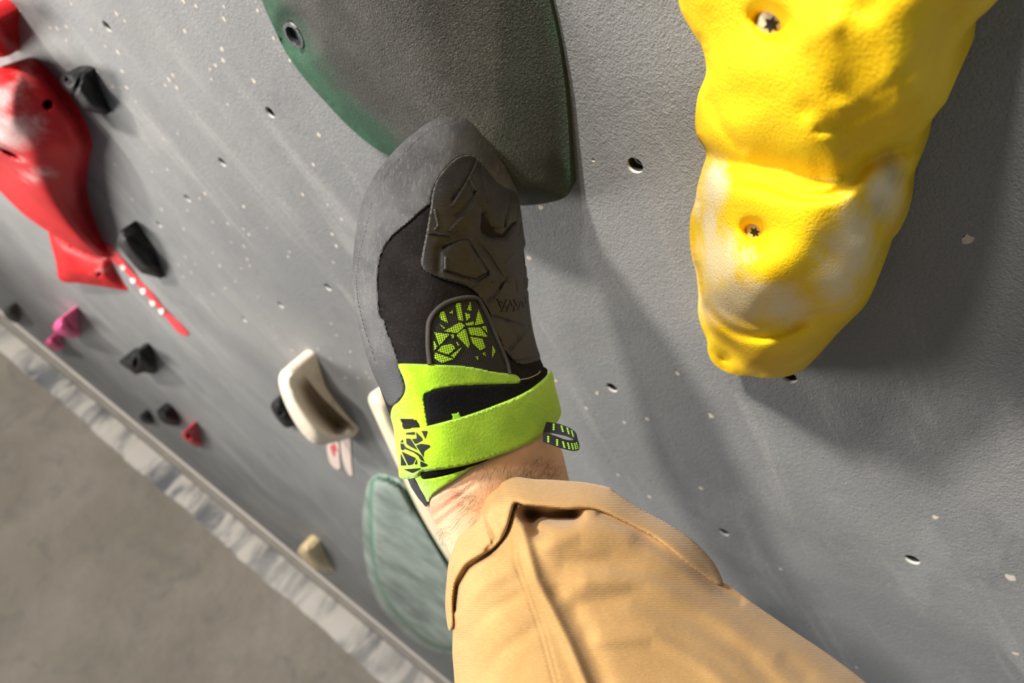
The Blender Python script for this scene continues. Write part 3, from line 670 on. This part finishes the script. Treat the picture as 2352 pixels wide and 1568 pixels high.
def m_toepatch():
    t = NT('toe_patch_rubber'); v = t.coord((1, 1, 1), src='UV')
    a = t.noise(1.5, 5, .6, .4, v); s = t.noise(9, 5, .7, .3, t.coord((1, 4, 1), (0, 0, .4), 'UV'))
    c = t.mix(t.ramp(a, .3, .7), (.0085, .0080, .0080), (.020, .0185, .018)); c = t.mix(t.math('MULTIPLY', t.ramp(s, .5, .75), .4), c, (.062, .058, .056))
    c = t.mix(t.attr('edge'), c, (.30, .27, .23)); t.col(c); t.rough(.5, .3); t.bump(t.noise(14, 4, .6, 0, v), .0004, .6); return t.m
def m_meshfab(name, base, dots):
    t = NT(name); v = t.coord((1, 1, 1), (0, 0, .25), 'UV')
    d = t.voro(19.5, vec=v, rnd=.12)
    c = t.mix(t.ramp(d, .20, .32), dots, base); t.col(c); t.rough(.75, .3); t.bump(t.ramp(d, .15, .45), .0005, .8); return t.m
SUB = m_suede('black_suede', (.006, .005, .005), (.014, .0115, .011), (.045, .040, .036))
LIME = m_suede('lime_suede', (.27, .52, .010), (.39, .66, .018), (.55, .76, .09))
LIMEW = LIME
RUB = m_rubber(); TPR = m_toepatch()
MG = m_meshfab('lime_mesh', (.42, .74, .03), (.02, .05, .01)); MBK = m_meshfab('black_mesh', (.022, .022, .023), (.006, .006, .006))
VEL = m_suede('velcro_loop', (.002, .002, .003), (.004, .004, .006), (.022, .022, .028), 1.2)
PIP = plain('piping', (.045, .040, .037), .7, .3, bs=900, bd=.0004, var=.3, vs=200)
LOGO = plain('logo_print', (.014, .015, .018), .7, .15)
STI = plain('lime_thread', (.30, .62, .05), .6, .3)
WEB = plain('black_webbing', (.016, .016, .018), .85, .2, bs=1600, bd=.0006, var=.5, vs=1400)

root = empty('climbing_shoe', CZ(1050, 700, .43))
tag(root, 'black and lime velcro climbing shoe with grey rubber rand, toe on the green hold', 'climbing shoe')
shell = [(1040,268),(1075,278),(1104,310),(1137,351),(1164,396),(1184,441),(1194,481),(1199,540),(1206,600),(1211,680),(1221,745),(1238,815),(1252,850),(1262,890),(1272,945),(1262,985),(1228,1008),(1177,1032),(1126,1050),(1075,1072),(1037,1103),(1009,1122),(988,1141),(982,1160),
         (960,1135),(936,1100),(914,1050),(907,985),(892,945),(870,885),(852,840),(832,775),(816,700),(810,650),(814,580),(827,490),(852,420),(902,353),(961,300),(1000,277)]
V, F, ids, b = mesh2d(shell, 6); z = ZS(V); e = segdist(V, b)
back = ZS(V * 0 + np.array([[1050, 700]])) * 0 + np.interp(V[:, 1], [260, 330, 700, 1150], [.474, .482, .485, .462]) + .028 * prof(e, 90) * 0.9
zr = np.interp(V[:, 1], [240, 300, 700, 1000, 1250], [.456, .453, .434, .420, .412]) + ROLL(V[:, 0])
back = zr + .006 + .030 * prof(e, 90) * sm(400, 620, V[:, 1]) + .010 * prof(e, 40)
up = closed_solid('upper', V, F, ids, CZ(V[:, 0], V[:, 1], z), None, SUB, root, None, back_full=CZ(V[:, 0], V[:, 1], back)); up['label'] = 'black suede upper'

rand = [(1040,266),(1076,276),(1106,308),(1139,350),(1167,396),(1187,441),(1168,433),(1145,420),(1132,405),(1109,377),(1086,359),(1060,360),(1040,372),(1020,392),(1002,418),(992,450),(990,470),(984,472),(962,490),(943,508),(902,543),(882,571),(871,602),(868,651),(872,722),(882,735),(890,763),(902,791),(913,824),(918,848),(926,875),(930,892),(926,906),(916,920),(901,932),
        (889,925),(872,890),(868,883),(850,840),(830,775),(814,700),(808,650),(812,580),(825,490),(850,420),(900,352),(960,298),(1000,274)]
rl = [([(1050,277),(1000,292),(958,322),(902,383),(856,464),(839,533),(826,580),(818,640),(822,690),(836,750),(862,830)], 3.0, -.0019),
      ([(1050,282),(1000,298),(961,328),(906,388),(861,468),(844,535),(831,582),(823,640)], 3, .0009)]
def rdark(V): return np.clip(.9 * sm(790, 870, V[:, 1]) + .75 * np.exp(-((V[:, 0] - 1047) / 16) ** 2 - ((V[:, 1] - 294) / 9) ** 2) + .5 * np.exp(-((V[:, 0] - 845) / 14) ** 2 - ((V[:, 1] - 745) / 30) ** 2), 0, .92)
p = patch('rand', rand, .0016, .003, RUB, root, 3.4, 3, rl, attrs={'dark': rdark}); p['label'] = 'grey scuffed rubber rand'
K1, K2, K3, K4 = (960, 340, .1148), (960, 480, .1148), (1100, 620, .0765), (780, 600, .2551)
G = lambda pts, K, wd=2.6, dep=-.0013: (zc(pts, *K), wd * 1.15, dep * 1.5)
Rr_ = lambda pts, K, wd=1.9, dep=.0010: (zc(pts, *K), wd, dep * 1.4)
rel = [G([(1160,200),(1030,520),(900,740),(690,1035)], K1), Rr_([(1210,260),(1050,550),(900,830),(720,1130),(670,1160)], K1), G([(1010,680),(1130,900)], K1), G([(1130,900),(950,1180),(780,1350)], K1, 4), Rr_([(1160,1010),(1000,1280),(760,1530),(650,1650)], K1),
       Rr_([(1040,600),(1260,1010),(1320,1200)], K1), G([(1240,330),(1330,800),(1400,1050)], K1, 3.5), Rr_([(1600,700),(1600,1100)], K1), G([(1860,900),(1780,1300),(1740,1560)], K1), G([(2000,1150),(1950,1500)], K1),
       Rr_([(350,10),(410,340),(350,405)], K2), Rr_([(220,480),(640,530)], K2), Rr_([(565,960),(565,1240)], K2), G([(560,1250),(900,1370),(1150,1420),(1400,1280)], K2), G([(410,1240),(420,850),(600,600),(900,480),(1080,480),(1250,700),(1500,1100),(1680,1340)], K2, 9, -.0014),
       Rr_([(1180,600),(1450,900),(1740,1360)], K2), G([(500,780),(880,600),(1000,620),(1400,1260)], K2, 2.2), Rr_([(1120,1540),(1440,1350)], K2), G([(1190,1440),(1400,1300)], K2, 3), Rr_([(1500,1450),(1680,1450)], K2), Rr_([(1690,1560),(1780,1440),(1880,1445)], K2),
       G([(1300,100),(1330,400),(1500,520),(1700,540),(1900,300)], K2, 8, -.0026), G([(1380,400),(1390,420)], K2, 14, -.0030), G([(1500,380),(1740,340),(1740,100)], K2, 2.5), Rr_([(1760,1070),(1930,900)], K2), G([(2010,500),(2060,200)], K2),
       Rr_([(300,1110),(570,740),(1190,690)], K3, 1.4), Rr_([(650,610),(820,350),(1000,340)], K3, 1.4), G([(250,960),(600,600),(830,230)], K3, 3), G([(1090,330),(1140,650)], K3, 2), G([(1330,290),(1370,500)], K3, 2),
       G([(1380,500),(1640,580)], K4, 3), G([(1500,540),(1610,720)], K4, 6, -.0010), G([(1700,590),(1530,800)], K4, 3), Rr_([(1690,640),(1530,840)], K4), G([(1490,830),(1560,900),(1700,890),(1810,850)], K4, 2.5), G([(1170,640),(1300,760)], (1000,0,0.1), 3)]
tp_out = [(1060,358),(1086,357),(1109,375),(1132,403),(1145,418),(1168,431),(1187,441),(1196,481),(1200,510),(1204,540),(1207,560),(1203,575),(1203,604),(1209,612),(1211,636),(1213,640),(1213,658),(1211,664),(1214,672),(1215,690),(1222,745),(1232,790),(1241,822),(1225,832),(1200,838),(1178,828),(1164,812),
          (1157,804),(1145,773),(1129,743),(1124,720),(1109,694),(1094,674),(1068,656),(1035,646),(1002,636),(979,624),(970,612),(967,600),(972,570),(978,540),(985,500),(990,469),(992,449),(1002,416),(1020,390),(1040,370)]
TB = resample(cr(tp_out), 5)
p = patch('toe_patch', tp_out, .0032, .003, TPR, root, 2.7, 3, rel, attrs={'edge': lambda V: .5 * np.exp(-(segdist(V, TB) / 1.6) ** 2) * (.6 + .4 * np.sin(V[:, 0] * .37 + V[:, 1] * .53)) * (V[:, 0] < 1190)}, sharp=80)
p['label'] = 'dark brown rubber toe-hook patch with moulded ridges'
strokes = [[(560,850),(640,960)],[(620,930),(690,1140)],[(600,860),(740,980)],[(860,860),(700,1260)],[(940,1020),(850,1260)],[(800,1050),(840,1130)],[(950,880),(1030,1100)],[(1060,860),(1170,1090)],[(1090,1100),(1070,1240)],[(1200,930),(1130,1000)],[(1200,1120),(1190,1200)],[(1270,930),(1220,1200)],[(1330,960),(1350,1120)],[(1400,820),(1440,1000)]]
polys = []
for s in strokes:
    a, b_ = [np.array(q) for q in zc(s, *K3)]; dv = (b_ - a) / np.linalg.norm(b_ - a); nn = np.array([-dv[1], dv[0]]) * 1.1
    polys.append([a + nn, b_ + nn, b_ - nn, a - nn])
lp = patches('moulded_lettering', polys, .0042, -.0018, TPR, p, 3, 0)
# mesh window with piping
mp_ = zc([(812,915),(800,780),(800,640),(812,545),(860,460),(950,385),(1080,345),(1190,335),(1250,360),(1310,460),(1350,550),(1400,670),(1450,790),(1500,910),(1525,1010),(1200,1010)], *K4)
pm = patch('mesh_panel', mp_, .0012, .003, MBK, root, 6, 2); pm['label'] = 'black mesh window with lime shards'
K5 = (980, 680, .0893)
shards = [[(190,930),(590,975),(330,1270)],[(440,905),(860,665),(990,760),(790,950)],[(760,1000),(960,840),(1010,860),(1110,1230),(1080,1345)],[(1060,810),(1380,800),(1540,1000),(1580,1050),(1110,995)],[(1120,1040),(1430,1090),(1520,1310),(1380,1400),(1170,1200)],
          [(280,1410),(400,1270),(640,1225),(750,1330),(560,1505)],[(740,240),(780,170),(880,180),(945,640),(820,620)],[(325,520),(350,420),(450,380),(560,700),(370,600)],[(1040,350),(1120,120),(1160,380)],[(980,420),(1130,470),(1120,550),(1020,640)],[(990,700),(1210,640),(1215,745),(1040,765)],
          [(1330,340),(1480,690),(1235,750)],[(1400,780),(1520,760),(1570,950)],[(330,710),(480,820),(430,840)],[(615,990),(720,980),(680,1120)],[(170,1180),(200,1150),(280,1300),(190,1400)],[(1690,1270),(1780,1400),(1680,1600)],[(1430,1480),(1500,1430),(1530,1560)],[(620,1520),(920,1300),(700,1600)],[(580,430),(680,340),(680,460)],[(760,1160),(860,1250),(790,1280)],[(1250,1560),(1340,1540),(1320,1660)]]
sh = [zc(s, *K5) for s in shards] + [zc([(862,822),(1030,880),(920,915),(850,870)], *K4)]
patches('lime_shards', sh, .0016, .001, MG, pm, 4, 0)
def tube_on(name, pts, off, rad, mat, parent, closed=False, n=10):
    P = resample(cr(pts, closed=closed), 5, closed); z = ZS(P) - off
    return sweep(name, CZ(P[:, 0], P[:, 1], z), rad, mat, parent, n, up=tuple(NV @ np.array([EX, NV, -GD]).T) if False else (0, 1, 0))
tube_on('piping', zc([(812,925),(795,780),(795,640),(805,540),(855,455),(950,378),(1080,335),(1190,325),(1250,345),(1315,450),(1358,545),(1405,660),(1455,780),(1505,900),(1530,1010)], *K4), .0016, .0013, PIP, pm)

# lime cuff, velcro pad, dark tab, strap
cuff = [(914,836),(945,835),(979,836),(1035,837),(1086,842),(1137,853),(1178,859),(1190,864),(1194,871),(1190,880),(1137,883),(1061,886),(1010,893),(990,900),(975,908),(978,940),(986,985),(990,1010),(972,1060),(968,1096),(985,1099),(1024,1091),(1065,1078),(1108,1060),(1088,1071),(1065,1086),(1037,1106),(1009,1124),(988,1142),(983,1153),
        (968,1128),(950,1095),(930,1090),(915,1060),(908,1020),(904,985),(897,955),(902,934),(916,922),(927,906),(931,890),(926,868),(918,850)]
cf = patch('ankle_cuff', cuff, .0020, .002, LIME, root, 4, 2.5, [([(920,845),(934,880),(934,905),(922,925),(905,945),(925,949),(955,951),(962,975)], 1.3, -.0007)]); cf['label'] = 'lime suede ankle cuff'
vp = patch('velcro_pad', [(974,906),(992,897),(1010,892),(1061,885),(1137,883),(1191,880),(1225,872),(1240,852),(1250,842),(1258,848),(1256,870),(1235,900),(1180,940),(1080,985),(985,1000)], .0030, .002, VEL, root, 5, 2.5, smooth=False); vp['label'] = 'black velcro loop pad'
patch('velcro_pad', [(968,1083),(1000,1074),(1040,1064),(1085,1052),(1130,1040),(1120,1056),(1075,1074),(1024,1087),(985,1097),(971,1098)], .0030, .002, VEL, root, 4, 2)
patch('size_tag', [(1034,949),(1055,943),(1063,962),(1040,970)], .0036, .001, STI, root, 4, 1, smooth=False)
patch('side_tab', zc([(372,468),(540,474),(565,515),(585,560),(412,580),(395,520)], 820, 840, .2551), .0027, .001, SUB, root, 4, 1.5, smooth=False)
def m_heel(): return plain('heel_rubber', (.045, .047, .055), .55, .4, bs=300, bd=.0004, var=.25, vs=60)
patch('heel_rand', [(934,1094),(950,1096),(962,1118),(975,1138),(984,1160),(978,1164),(960,1143),(944,1118)], .0024, .002, m_heel(), root, 4, 2, smooth=False)
tube_on('edge_thread', [(1192,872),(1215,868),(1236,858),(1241,852)], .0045, .00035, plain('tan_thread', (.35,.30,.2), .7, .3), root, n=6)
strap = [(916,1000),(921,988),(945,984),(973,980),(1024,967),(1075,952),(1126,934),(1177,914),(1213,896),(1238,878),(1254,863),(1263,850),(1269,856),(1275,886),(1283,916),(1289,945),(1284,962),(1269,983),(1254,993),(1228,1011),(1177,1034),(1126,1052),(1075,1067),(1024,1077),(973,1083),(964,1087),(957,1095),(940,1099),(924,1099),(916,1092),(916,1057)]
def zstrap(V): return ZS(V) - .0015 * sm(1100, 1270, V[:, 0])
st = patch('ankle_strap', strap, .0058, -.0032, LIMEW, root, 4.5, 3, zf=zstrap); st['label'] = 'lime suede closing strap'
KL = (905, 940, .1084)
logo = [[(245,530),(265,490),(440,475),(445,540)],[(465,475),(610,620),(600,660),(450,740),(375,625),(480,615)],[(580,455),(715,455),(665,630)],[(130,690),(185,630),(200,710)],[(255,615),(345,615),(500,865),(330,780),(265,730)],
        [(135,715),(205,730),(245,800),(500,920),(590,985),(650,1115),(560,1070),(520,990),(430,920),(215,830),(210,870),(145,850)],[(465,765),(560,725),(745,750),(770,790),(635,890),(625,1015)],[(160,890),(465,1030),(400,1165),(300,1185)],[(140,930),(270,1185),(145,1190)],[(480,1050),(495,1160),(430,1165)],[(555,1090),(700,1160),(715,1190),(650,1215),(560,1220)],[(205,1270),(575,1240),(560,1265),(395,1350)]]
lg = patches('logo', [zc(s, *KL) for s in logo], .0061, -.0050, LOGO, st, 4, 0, zf=zstrap)

# pull loop: folded webbing with lime stitches
def loop_pt(t, w_):     # t 0..1 along the loop, w_ -1..1 across the band
    a = -math.pi / 2 + math.pi * t
    cx, cy, zz = 1262, 1004, .447
    if t < 0: x = cx + t * 60; y = cy - 19; z = zz + .010
    elif t > 1: x = cx - (t - 1) * 60; y = cy + 19; z = zz - .010
    else: x = cx + 66 * math.cos(a) ** .7 if math.cos(a) > 1e-6 else cx; y = cy + 19 * math.sin(a) + 5 * math.cos(a); z = zz - .010 * math.sin(a)
    y = y + (x - 1305) * (.34 if t > .5 else .10)
    return CZ(x + 3 * w_ * (x > 1290), y + 11.5 * w_, z - .003 * w_)
ts = list(np.linspace(-.45, 0, 4))[:-1] + list(np.linspace(0, 1, 26)) + list(np.linspace(1, 1.25, 3))[1:]
vs, fs = [], []
ctr = CZ(1285, 1004, .447)
for t in ts:
    for w_ in (-1, -.5, 0, .5, 1): vs.append(loop_pt(t, w_))
mid = len(vs)
for i, t in enumerate(ts):
    dv = loop_pt(t, 0) - ctr; dv = dv / np.linalg.norm(dv) * .0011
    for w_ in (-1, -.5, 0, .5, 1): vs.append(loop_pt(t, w_) - dv)
N = len(ts)
for i in range(N - 1):
    for k in range(4): fs.append((i*5+k, i*5+k+1, (i+1)*5+k+1, (i+1)*5+k)); fs.append((mid+i*5+k, mid+(i+1)*5+k, mid+(i+1)*5+k+1, mid+i*5+k+1))
    fs.append((i*5, (i+1)*5, mid+(i+1)*5, mid+i*5)); fs.append((i*5+4, mid+i*5+4, mid+(i+1)*5+4, (i+1)*5+4))
for i in (0, N - 1): fs += [(i*5+k, i*5+k+1, mid+i*5+k+1, mid+i*5+k) for k in range(4)]
lo_ = make_obj('pull_loop', vs, fs, WEB, root, sharp=60); lo_['label'] = 'black webbing heel loop'
vs, fs = [], []
for t in [.02, .10, .18, .26, .34] + [.60, .67, .74, .81, .88, .95, 1.04]:
    inner_ = t < .5
    for r_ in (-.42, -.08, .26, .60):
        c = loop_pt(t, r_); c2 = loop_pt(t + .022, r_); tv_ = c2 - c; tv_ /= np.linalg.norm(tv_)
        wv = loop_pt(t, r_ + .1) - c; wv /= np.linalg.norm(wv); nv_ = np.cross(tv_, wv); dv = c - ctr; 
        if nv_ @ dv < 0: nv_ = -nv_
        if inner_: c = c - nv_ * .0011; nv_ = -nv_
        b0 = len(vs)
        for k in range(8):
            a = 2 * math.pi * k / 8; vs.append(c + tv_ * .00085 * math.cos(a) + wv * .00058 * math.sin(a))
        for k in range(8):
            a = 2 * math.pi * k / 8; vs.append(c + tv_ * .0005 * math.cos(a) + wv * .0003 * math.sin(a) + nv_ * .0004)
        fs += [(b0 + k, b0 + (k + 1) % 8, b0 + 8 + (k + 1) % 8, b0 + 8 + k) for k in range(8)] + [tuple(b0 + 8 + k for k in range(8)), tuple(b0 + k for k in range(8))]
make_obj('stitching', vs, fs, STI, lo_, sharp=None)
adopt(root)

# ------------------------------------------------------------------ the person: ankle and trouser leg
def m_skin():
    t = NT('skin'); v = t.coord((1, 1, 1), src='UV'); r = t.attr('flush')
    c = t.mix(t.ramp(t.noise(1.4, 4, .6, 0, v), .3, .7), (.70, .43, .265), (.80, .52, .335))
    c = t.mix(t.math('MULTIPLY', r, .75), c, (.72, .26, .17)); t.col(c); t.rough(.5, .35)
    t.b.inputs['Subsurface Weight'].default_value = .12; t.b.inputs['Subsurface Radius'].default_value = (.008, .003, .0015); t.b.inputs['Subsurface Scale'].default_value = .5
    t.bump(t.voro(28, vec=v), .0002, .5); return t.m
person = empty('person', CZ(1150, 1150, .42))
tag(person, 'person in tan trousers with a bare ankle, one foot reaching to the wall', 'person')
leg = [(1010,930),(1225,925),(1258,960),(1268,1000),(1290,1034),(1299,1068),(1309,1110),(1330,1200),(1400,1320),(1480,1480),(1300,1520),(1150,1480),(1080,1370),(1038,1278),(1010,1227),(995,1190),(983,1156),(975,1110),(965,1040)]
cre = [([(985,1165),(1010,1150),(1040,1128),(1080,1098),(1130,1076),(1200,1066),(1290,1078)], 3, -.0008), ([(996,1185),(1020,1165),(1050,1142),(1090,1112)], 4, -.0010), ([(1003,1205),(1030,1180),(1062,1158)], 4, -.0008), ([(1130,1062),(1190,1052),(1270,1058)], 3, -.0007)]
def zleg(V):
    x, y = V[:, 0], V[:, 1]; ins = ((1151 - y) - (x - 983) * (140 / 245))
    z = ZS(V) + .0012 - .004 * np.exp(-((x - 1160) / 60) ** 2 - ((y - 1110) / 40) ** 2) + .004 * sm(-5, 30, ins)
    z = z + .010 * sm(1180, 1420, y)
    return z - relief(V, cre)
V, F, ids, b = mesh2d(leg, 6); z = zleg(V); e = segdist(V, b)
zr = np.interp(V[:, 1], [900, 1000, 1250, 1500], [.424, .420, .412, .40]) + ROLL(V[:, 0])
z = np.minimum(z, zr + .012)
fl_ = lambda V: np.clip(np.exp(-(segdist(V, np.array([(985,1175),(1015,1160),(1050,1135)], float), False) / 9) ** 2) + .8 * np.exp(-(segdist(V, np.array([(1000,1200),(1030,1180),(1060,1160)], float), False) / 7) ** 2) + .45 * np.exp(-(segdist(V, np.array([(1060,1110),(1130,1076),(1200,1066),(1290,1078)], float), False) / 5) ** 2) + .35 * np.exp(-((V[:, 0] - 1000) / 40) ** 2 - ((V[:, 1] - 1180) / 60) ** 2), 0, 1)
body = closed_solid('body', V, F, ids, CZ(V[:, 0], V[:, 1], z), None, m_skin(), person, {'flush': fl_(V)}, back_full=CZ(V[:, 0], V[:, 1], zr + .014 + .035 * prof(e, 120)), sharp=80)
body['label'] = 'bare hairy ankle'
# hairs
vs, fs = [], []
def hair(x, y, ang, ln):
    a = math.radians(ang); P = []; cv = random.uniform(-.9, .9)
    for k in range(6):
        P.append((x, y)); x += ln / 5 * math.cos(a); y += ln / 5 * math.sin(a); a += cv / 5
    P = np.array(P); z = ZS(np.array(P)) - .0002 - np.linspace(0, .0035, 6) * random.uniform(.3, 1)
    W3 = CZ(P[:, 0], P[:, 1], z - .004 * np.exp(-((P[:, 0] - 1160) / 60) ** 2 - ((P[:, 1] - 1110) / 40) ** 2)); b0 = len(vs)
    for k, q in enumerate(W3):
        r_ = .00010 * (1 - .75 * k / 5)
        for j in range(3): aa = 2 * math.pi * j / 3; vs.append(q + np.array([math.cos(aa), 0, math.sin(aa)]) * r_)
    for k in range(5): fs.extend([(b0 + k*3 + j, b0 + k*3 + (j+1) % 3, b0 + (k+1)*3 + (j+1) % 3, b0 + (k+1)*3 + j) for j in range(3)])
for _ in range(60): hair(random.uniform(1195, 1292), random.uniform(1042, 1092), random.uniform(10, 170), random.uniform(20, 48))
for _ in range(28): hair(random.uniform(1085, 1180), random.uniform(1062, 1100), random.uniform(40, 130), random.uniform(20, 48))
for _ in range(30): hair(random.uniform(1045, 1095), random.uniform(1120, 1200), random.uniform(120, 200), random.uniform(20, 56))
for _ in range(18): hair(random.uniform(1008, 1040), random.uniform(1190, 1262), random.uniform(90, 190), random.uniform(12, 30))
h_ = make_obj('leg_hair', vs, fs, plain('dark_hair', (.035, .018, .010), .5, .3), person, sharp=None); h_['kind'] = 'stuff'; h_['label'] = 'dark hairs on the ankle'

# trousers
hem_o = [(1030,1445),(1023,1400),(1023,1370),(1025,1340),(1031,1289),(1042,1258),(1054,1231),(1088,1201),(1100,1176),(1100,1151),(1111,1132),(1134,1116),(1157,1098),(1188,1095),(1226,1100),(1264,1101),(1303,1104),(1341,1107),(1395,1118),(1417,1132),(1475,1170),(1540,1205),(1590,1239),(1628,1277),(1647,1304),(1661,1338)]
hem_i = [(1042,1438),(1041,1384),(1045,1346),(1054,1323),(1073,1296),(1104,1277),(1134,1258),(1157,1231),(1169,1201),(1177,1172),(1185,1156),(1207,1161),(1245,1165),(1303,1170),(1341,1168),(1379,1174),(1437,1201),(1494,1231),(1532,1258),(1571,1289),(1609,1316),(1647,1342)]
body_o = [(1040,1440),(1036,1380),(1036,1340),(1040,1300),(1060,1262),(1095,1225),(1120,1190),(1140,1150),(1170,1120),(1220,1115),(1300,1118),(1390,1132),(1470,1180),(1535,1216),(1583,1250),(1620,1290),(1650,1330),(1678,1346),(1724,1381),(1762,1407),(1819,1446),(1900,1500),(1990,1568),(2090,1660),(2200,1780),(2290,1900),(1060,1900),(1052,1750),(1044,1568),(1039,1499)]
PB = resample(cr([(1028,1440),(1024,1380),(1026,1310),(1042,1258),(1090,1190),(1130,1118),(1190,1094),(1300,1103),(1395,1117),(1475,1168),(1590,1238),(1660,1332),(1724,1380),(1819,1446),(1900,1500),(1990,1568),(2120,1690),(2290,1900),(2400,2100),(1070,2100),(1060,1900),(1050,1700),(1043,1568),(1038,1500)]), 10)
folds = [([(1195,1165),(1202,1220),(1232,1330),(1268,1400),(1308,1480),(1345,1568),(1390,1680)], 13, .0035), ([(1222,1185),(1240,1270),(1275,1345)], 28, -.0038), ([(1290,1370),(1340,1450),(1385,1568)], 24, -.0030),
         ([(1177,1180),(1182,1290),(1212,1370),(1240,1450),(1272,1568),(1300,1680)], 2.2, -.0008), ([(1187,1180),(1194,1290),(1224,1370),(1252,1450),(1284,1568)], 2.2, -.0006),
         ([(1210,1176),(1255,1184),(1315,1181)], 17, -.032), ([(1215,1190),(1236,1215)], 15, -.016), ([(1380,1180),(1440,1210),(1540,1272),(1650,1352),(1700,1380)], 10, -.0040),
         ([(1180,1160),(1165,1215),(1130,1266),(1075,1304),(1050,1345),(1044,1400)], 6, -.007), ([(1300,1300),(1400,1290),(1550,1340),(1700,1430),(1850,1550)], 26, -.0035), ([(1330,1390),(1450,1370),(1600,1430),(1720,1510),(1800,1600)], 24, -.0028), ([(1350,1330),(1480,1330),(1620,1390),(1780,1500)], 22, .0028),
         ([(1380,1470),(1500,1460),(1620,1530),(1700,1600)], 20, .0022), ([(1060,1400),(1110,1340),(1170,1310)], 20, .0022), ([(1060,1470),(1130,1400),(1190,1370)], 16, -.0014), ([(1100,1568),(1150,1500),(1230,1440)], 18, -.0012), ([(1255,1250),(1330,1215),(1440,1230)], 26, .0035)]
def PROLL(x): q = (x - 1130) / 500; return .019 * (q + np.sqrt(q * q + .03)) - .002
def ZP_raw(V):
    x, y = V[:, 0], V[:, 1]; e = segdist(V, PB) * np.where(inpoly(V, PB), 1, 0)
    z = np.interp(y, [1090, 1200, 1568, 1900], [.428, .416, .385, .345]) + PROLL(x)
    return z - np.interp(y, [1095, 1250, 1568, 1900], [.056, .058, .062, .065]) * prof(e, np.interp(y, [1100, 1400, 1900], [150, 260, 340]))
ZP = blurred(ZP_raw, 980, 1060, 2450, 2000, 6, 20)
def m_cloth():
    t = NT('tan_twill'); v = t.coord((1, 1, 1), src='UV')
    a = t.noise(.9, 5, .6, .3, v); th = t.noise(24, 3, .6, 0, t.coord((.35, 1.2, 1), (0, 0, math.radians(8)), 'UV'))
    c = t.mix(t.ramp(a, .3, .7), (.385, .222, .082), (.44, .26, .10)); c = t.mix(t.math('MULTIPLY', t.ramp(th, .45, .7), .28), c, (.52, .345, .15))
    t.col(c); t.rough(.9, .15); t.b.inputs['Sheen Weight'].default_value = .15
    wv = t.n('ShaderNodeTexWave', Scale=8.0, Distortion=1.2, Detail=2.0); wv.inputs['Detail Scale'].default_value = 3; wv.bands_direction = 'Y'; t.l(v, wv.inputs['Vector'])
    t.bump(t.math('ADD', t.math('MULTIPLY', wv.outputs['Fac'], .5), th), .0005, .6); return t.m
CLO = m_cloth()
V, F, ids, b = mesh2d(body_o, 5); z = ZP(V) - relief(V, folds); e = segdist(V, b)
zb = np.interp(V[:, 1], [1090, 1200, 1568, 1900], [.428, .416, .385, .345]) + PROLL(V[:, 0])
z = np.minimum(z, zb + .010)
tr = closed_solid('trousers', V, F, ids, CZ(V[:, 0], V[:, 1], z), None, CLO, person, None, back_full=CZ(V[:, 0], V[:, 1], zb + .016 + .05 * prof(e, 160)), sharp=80); tr['label'] = 'tan cotton trouser leg'
hem = hem_o + hem_i[::-1]
hrel = [([(x + 3, y + 12) for x, y in hem_o[9:]], 3, -.0006), ([(1112,1160),(1125,1200),(1140,1235),(1120,1262)], 7, -.003), ([(1105,1180),(1118,1225),(1128,1250)], 3, .0015), ([(1145,1120),(1160,1150),(1150,1200)], 10, -.0018)]
V, F, ids, b = mesh2d(hem, 3.2); e = segdist(V, b); zz = ZP(V) - .0075 * prof(e, 16) - relief(V, hrel)
hm = closed_solid('trouser_hem', V, F, ids, CZ(V[:, 0], V[:, 1], zz), None, CLO, tr, None, back_full=CZ(V[:, 0], V[:, 1], ZP(V) + .006 + .003 * prof(e, 16)), sharp=80)
hm['label'] = 'rolled trouser hem'
adopt(person)
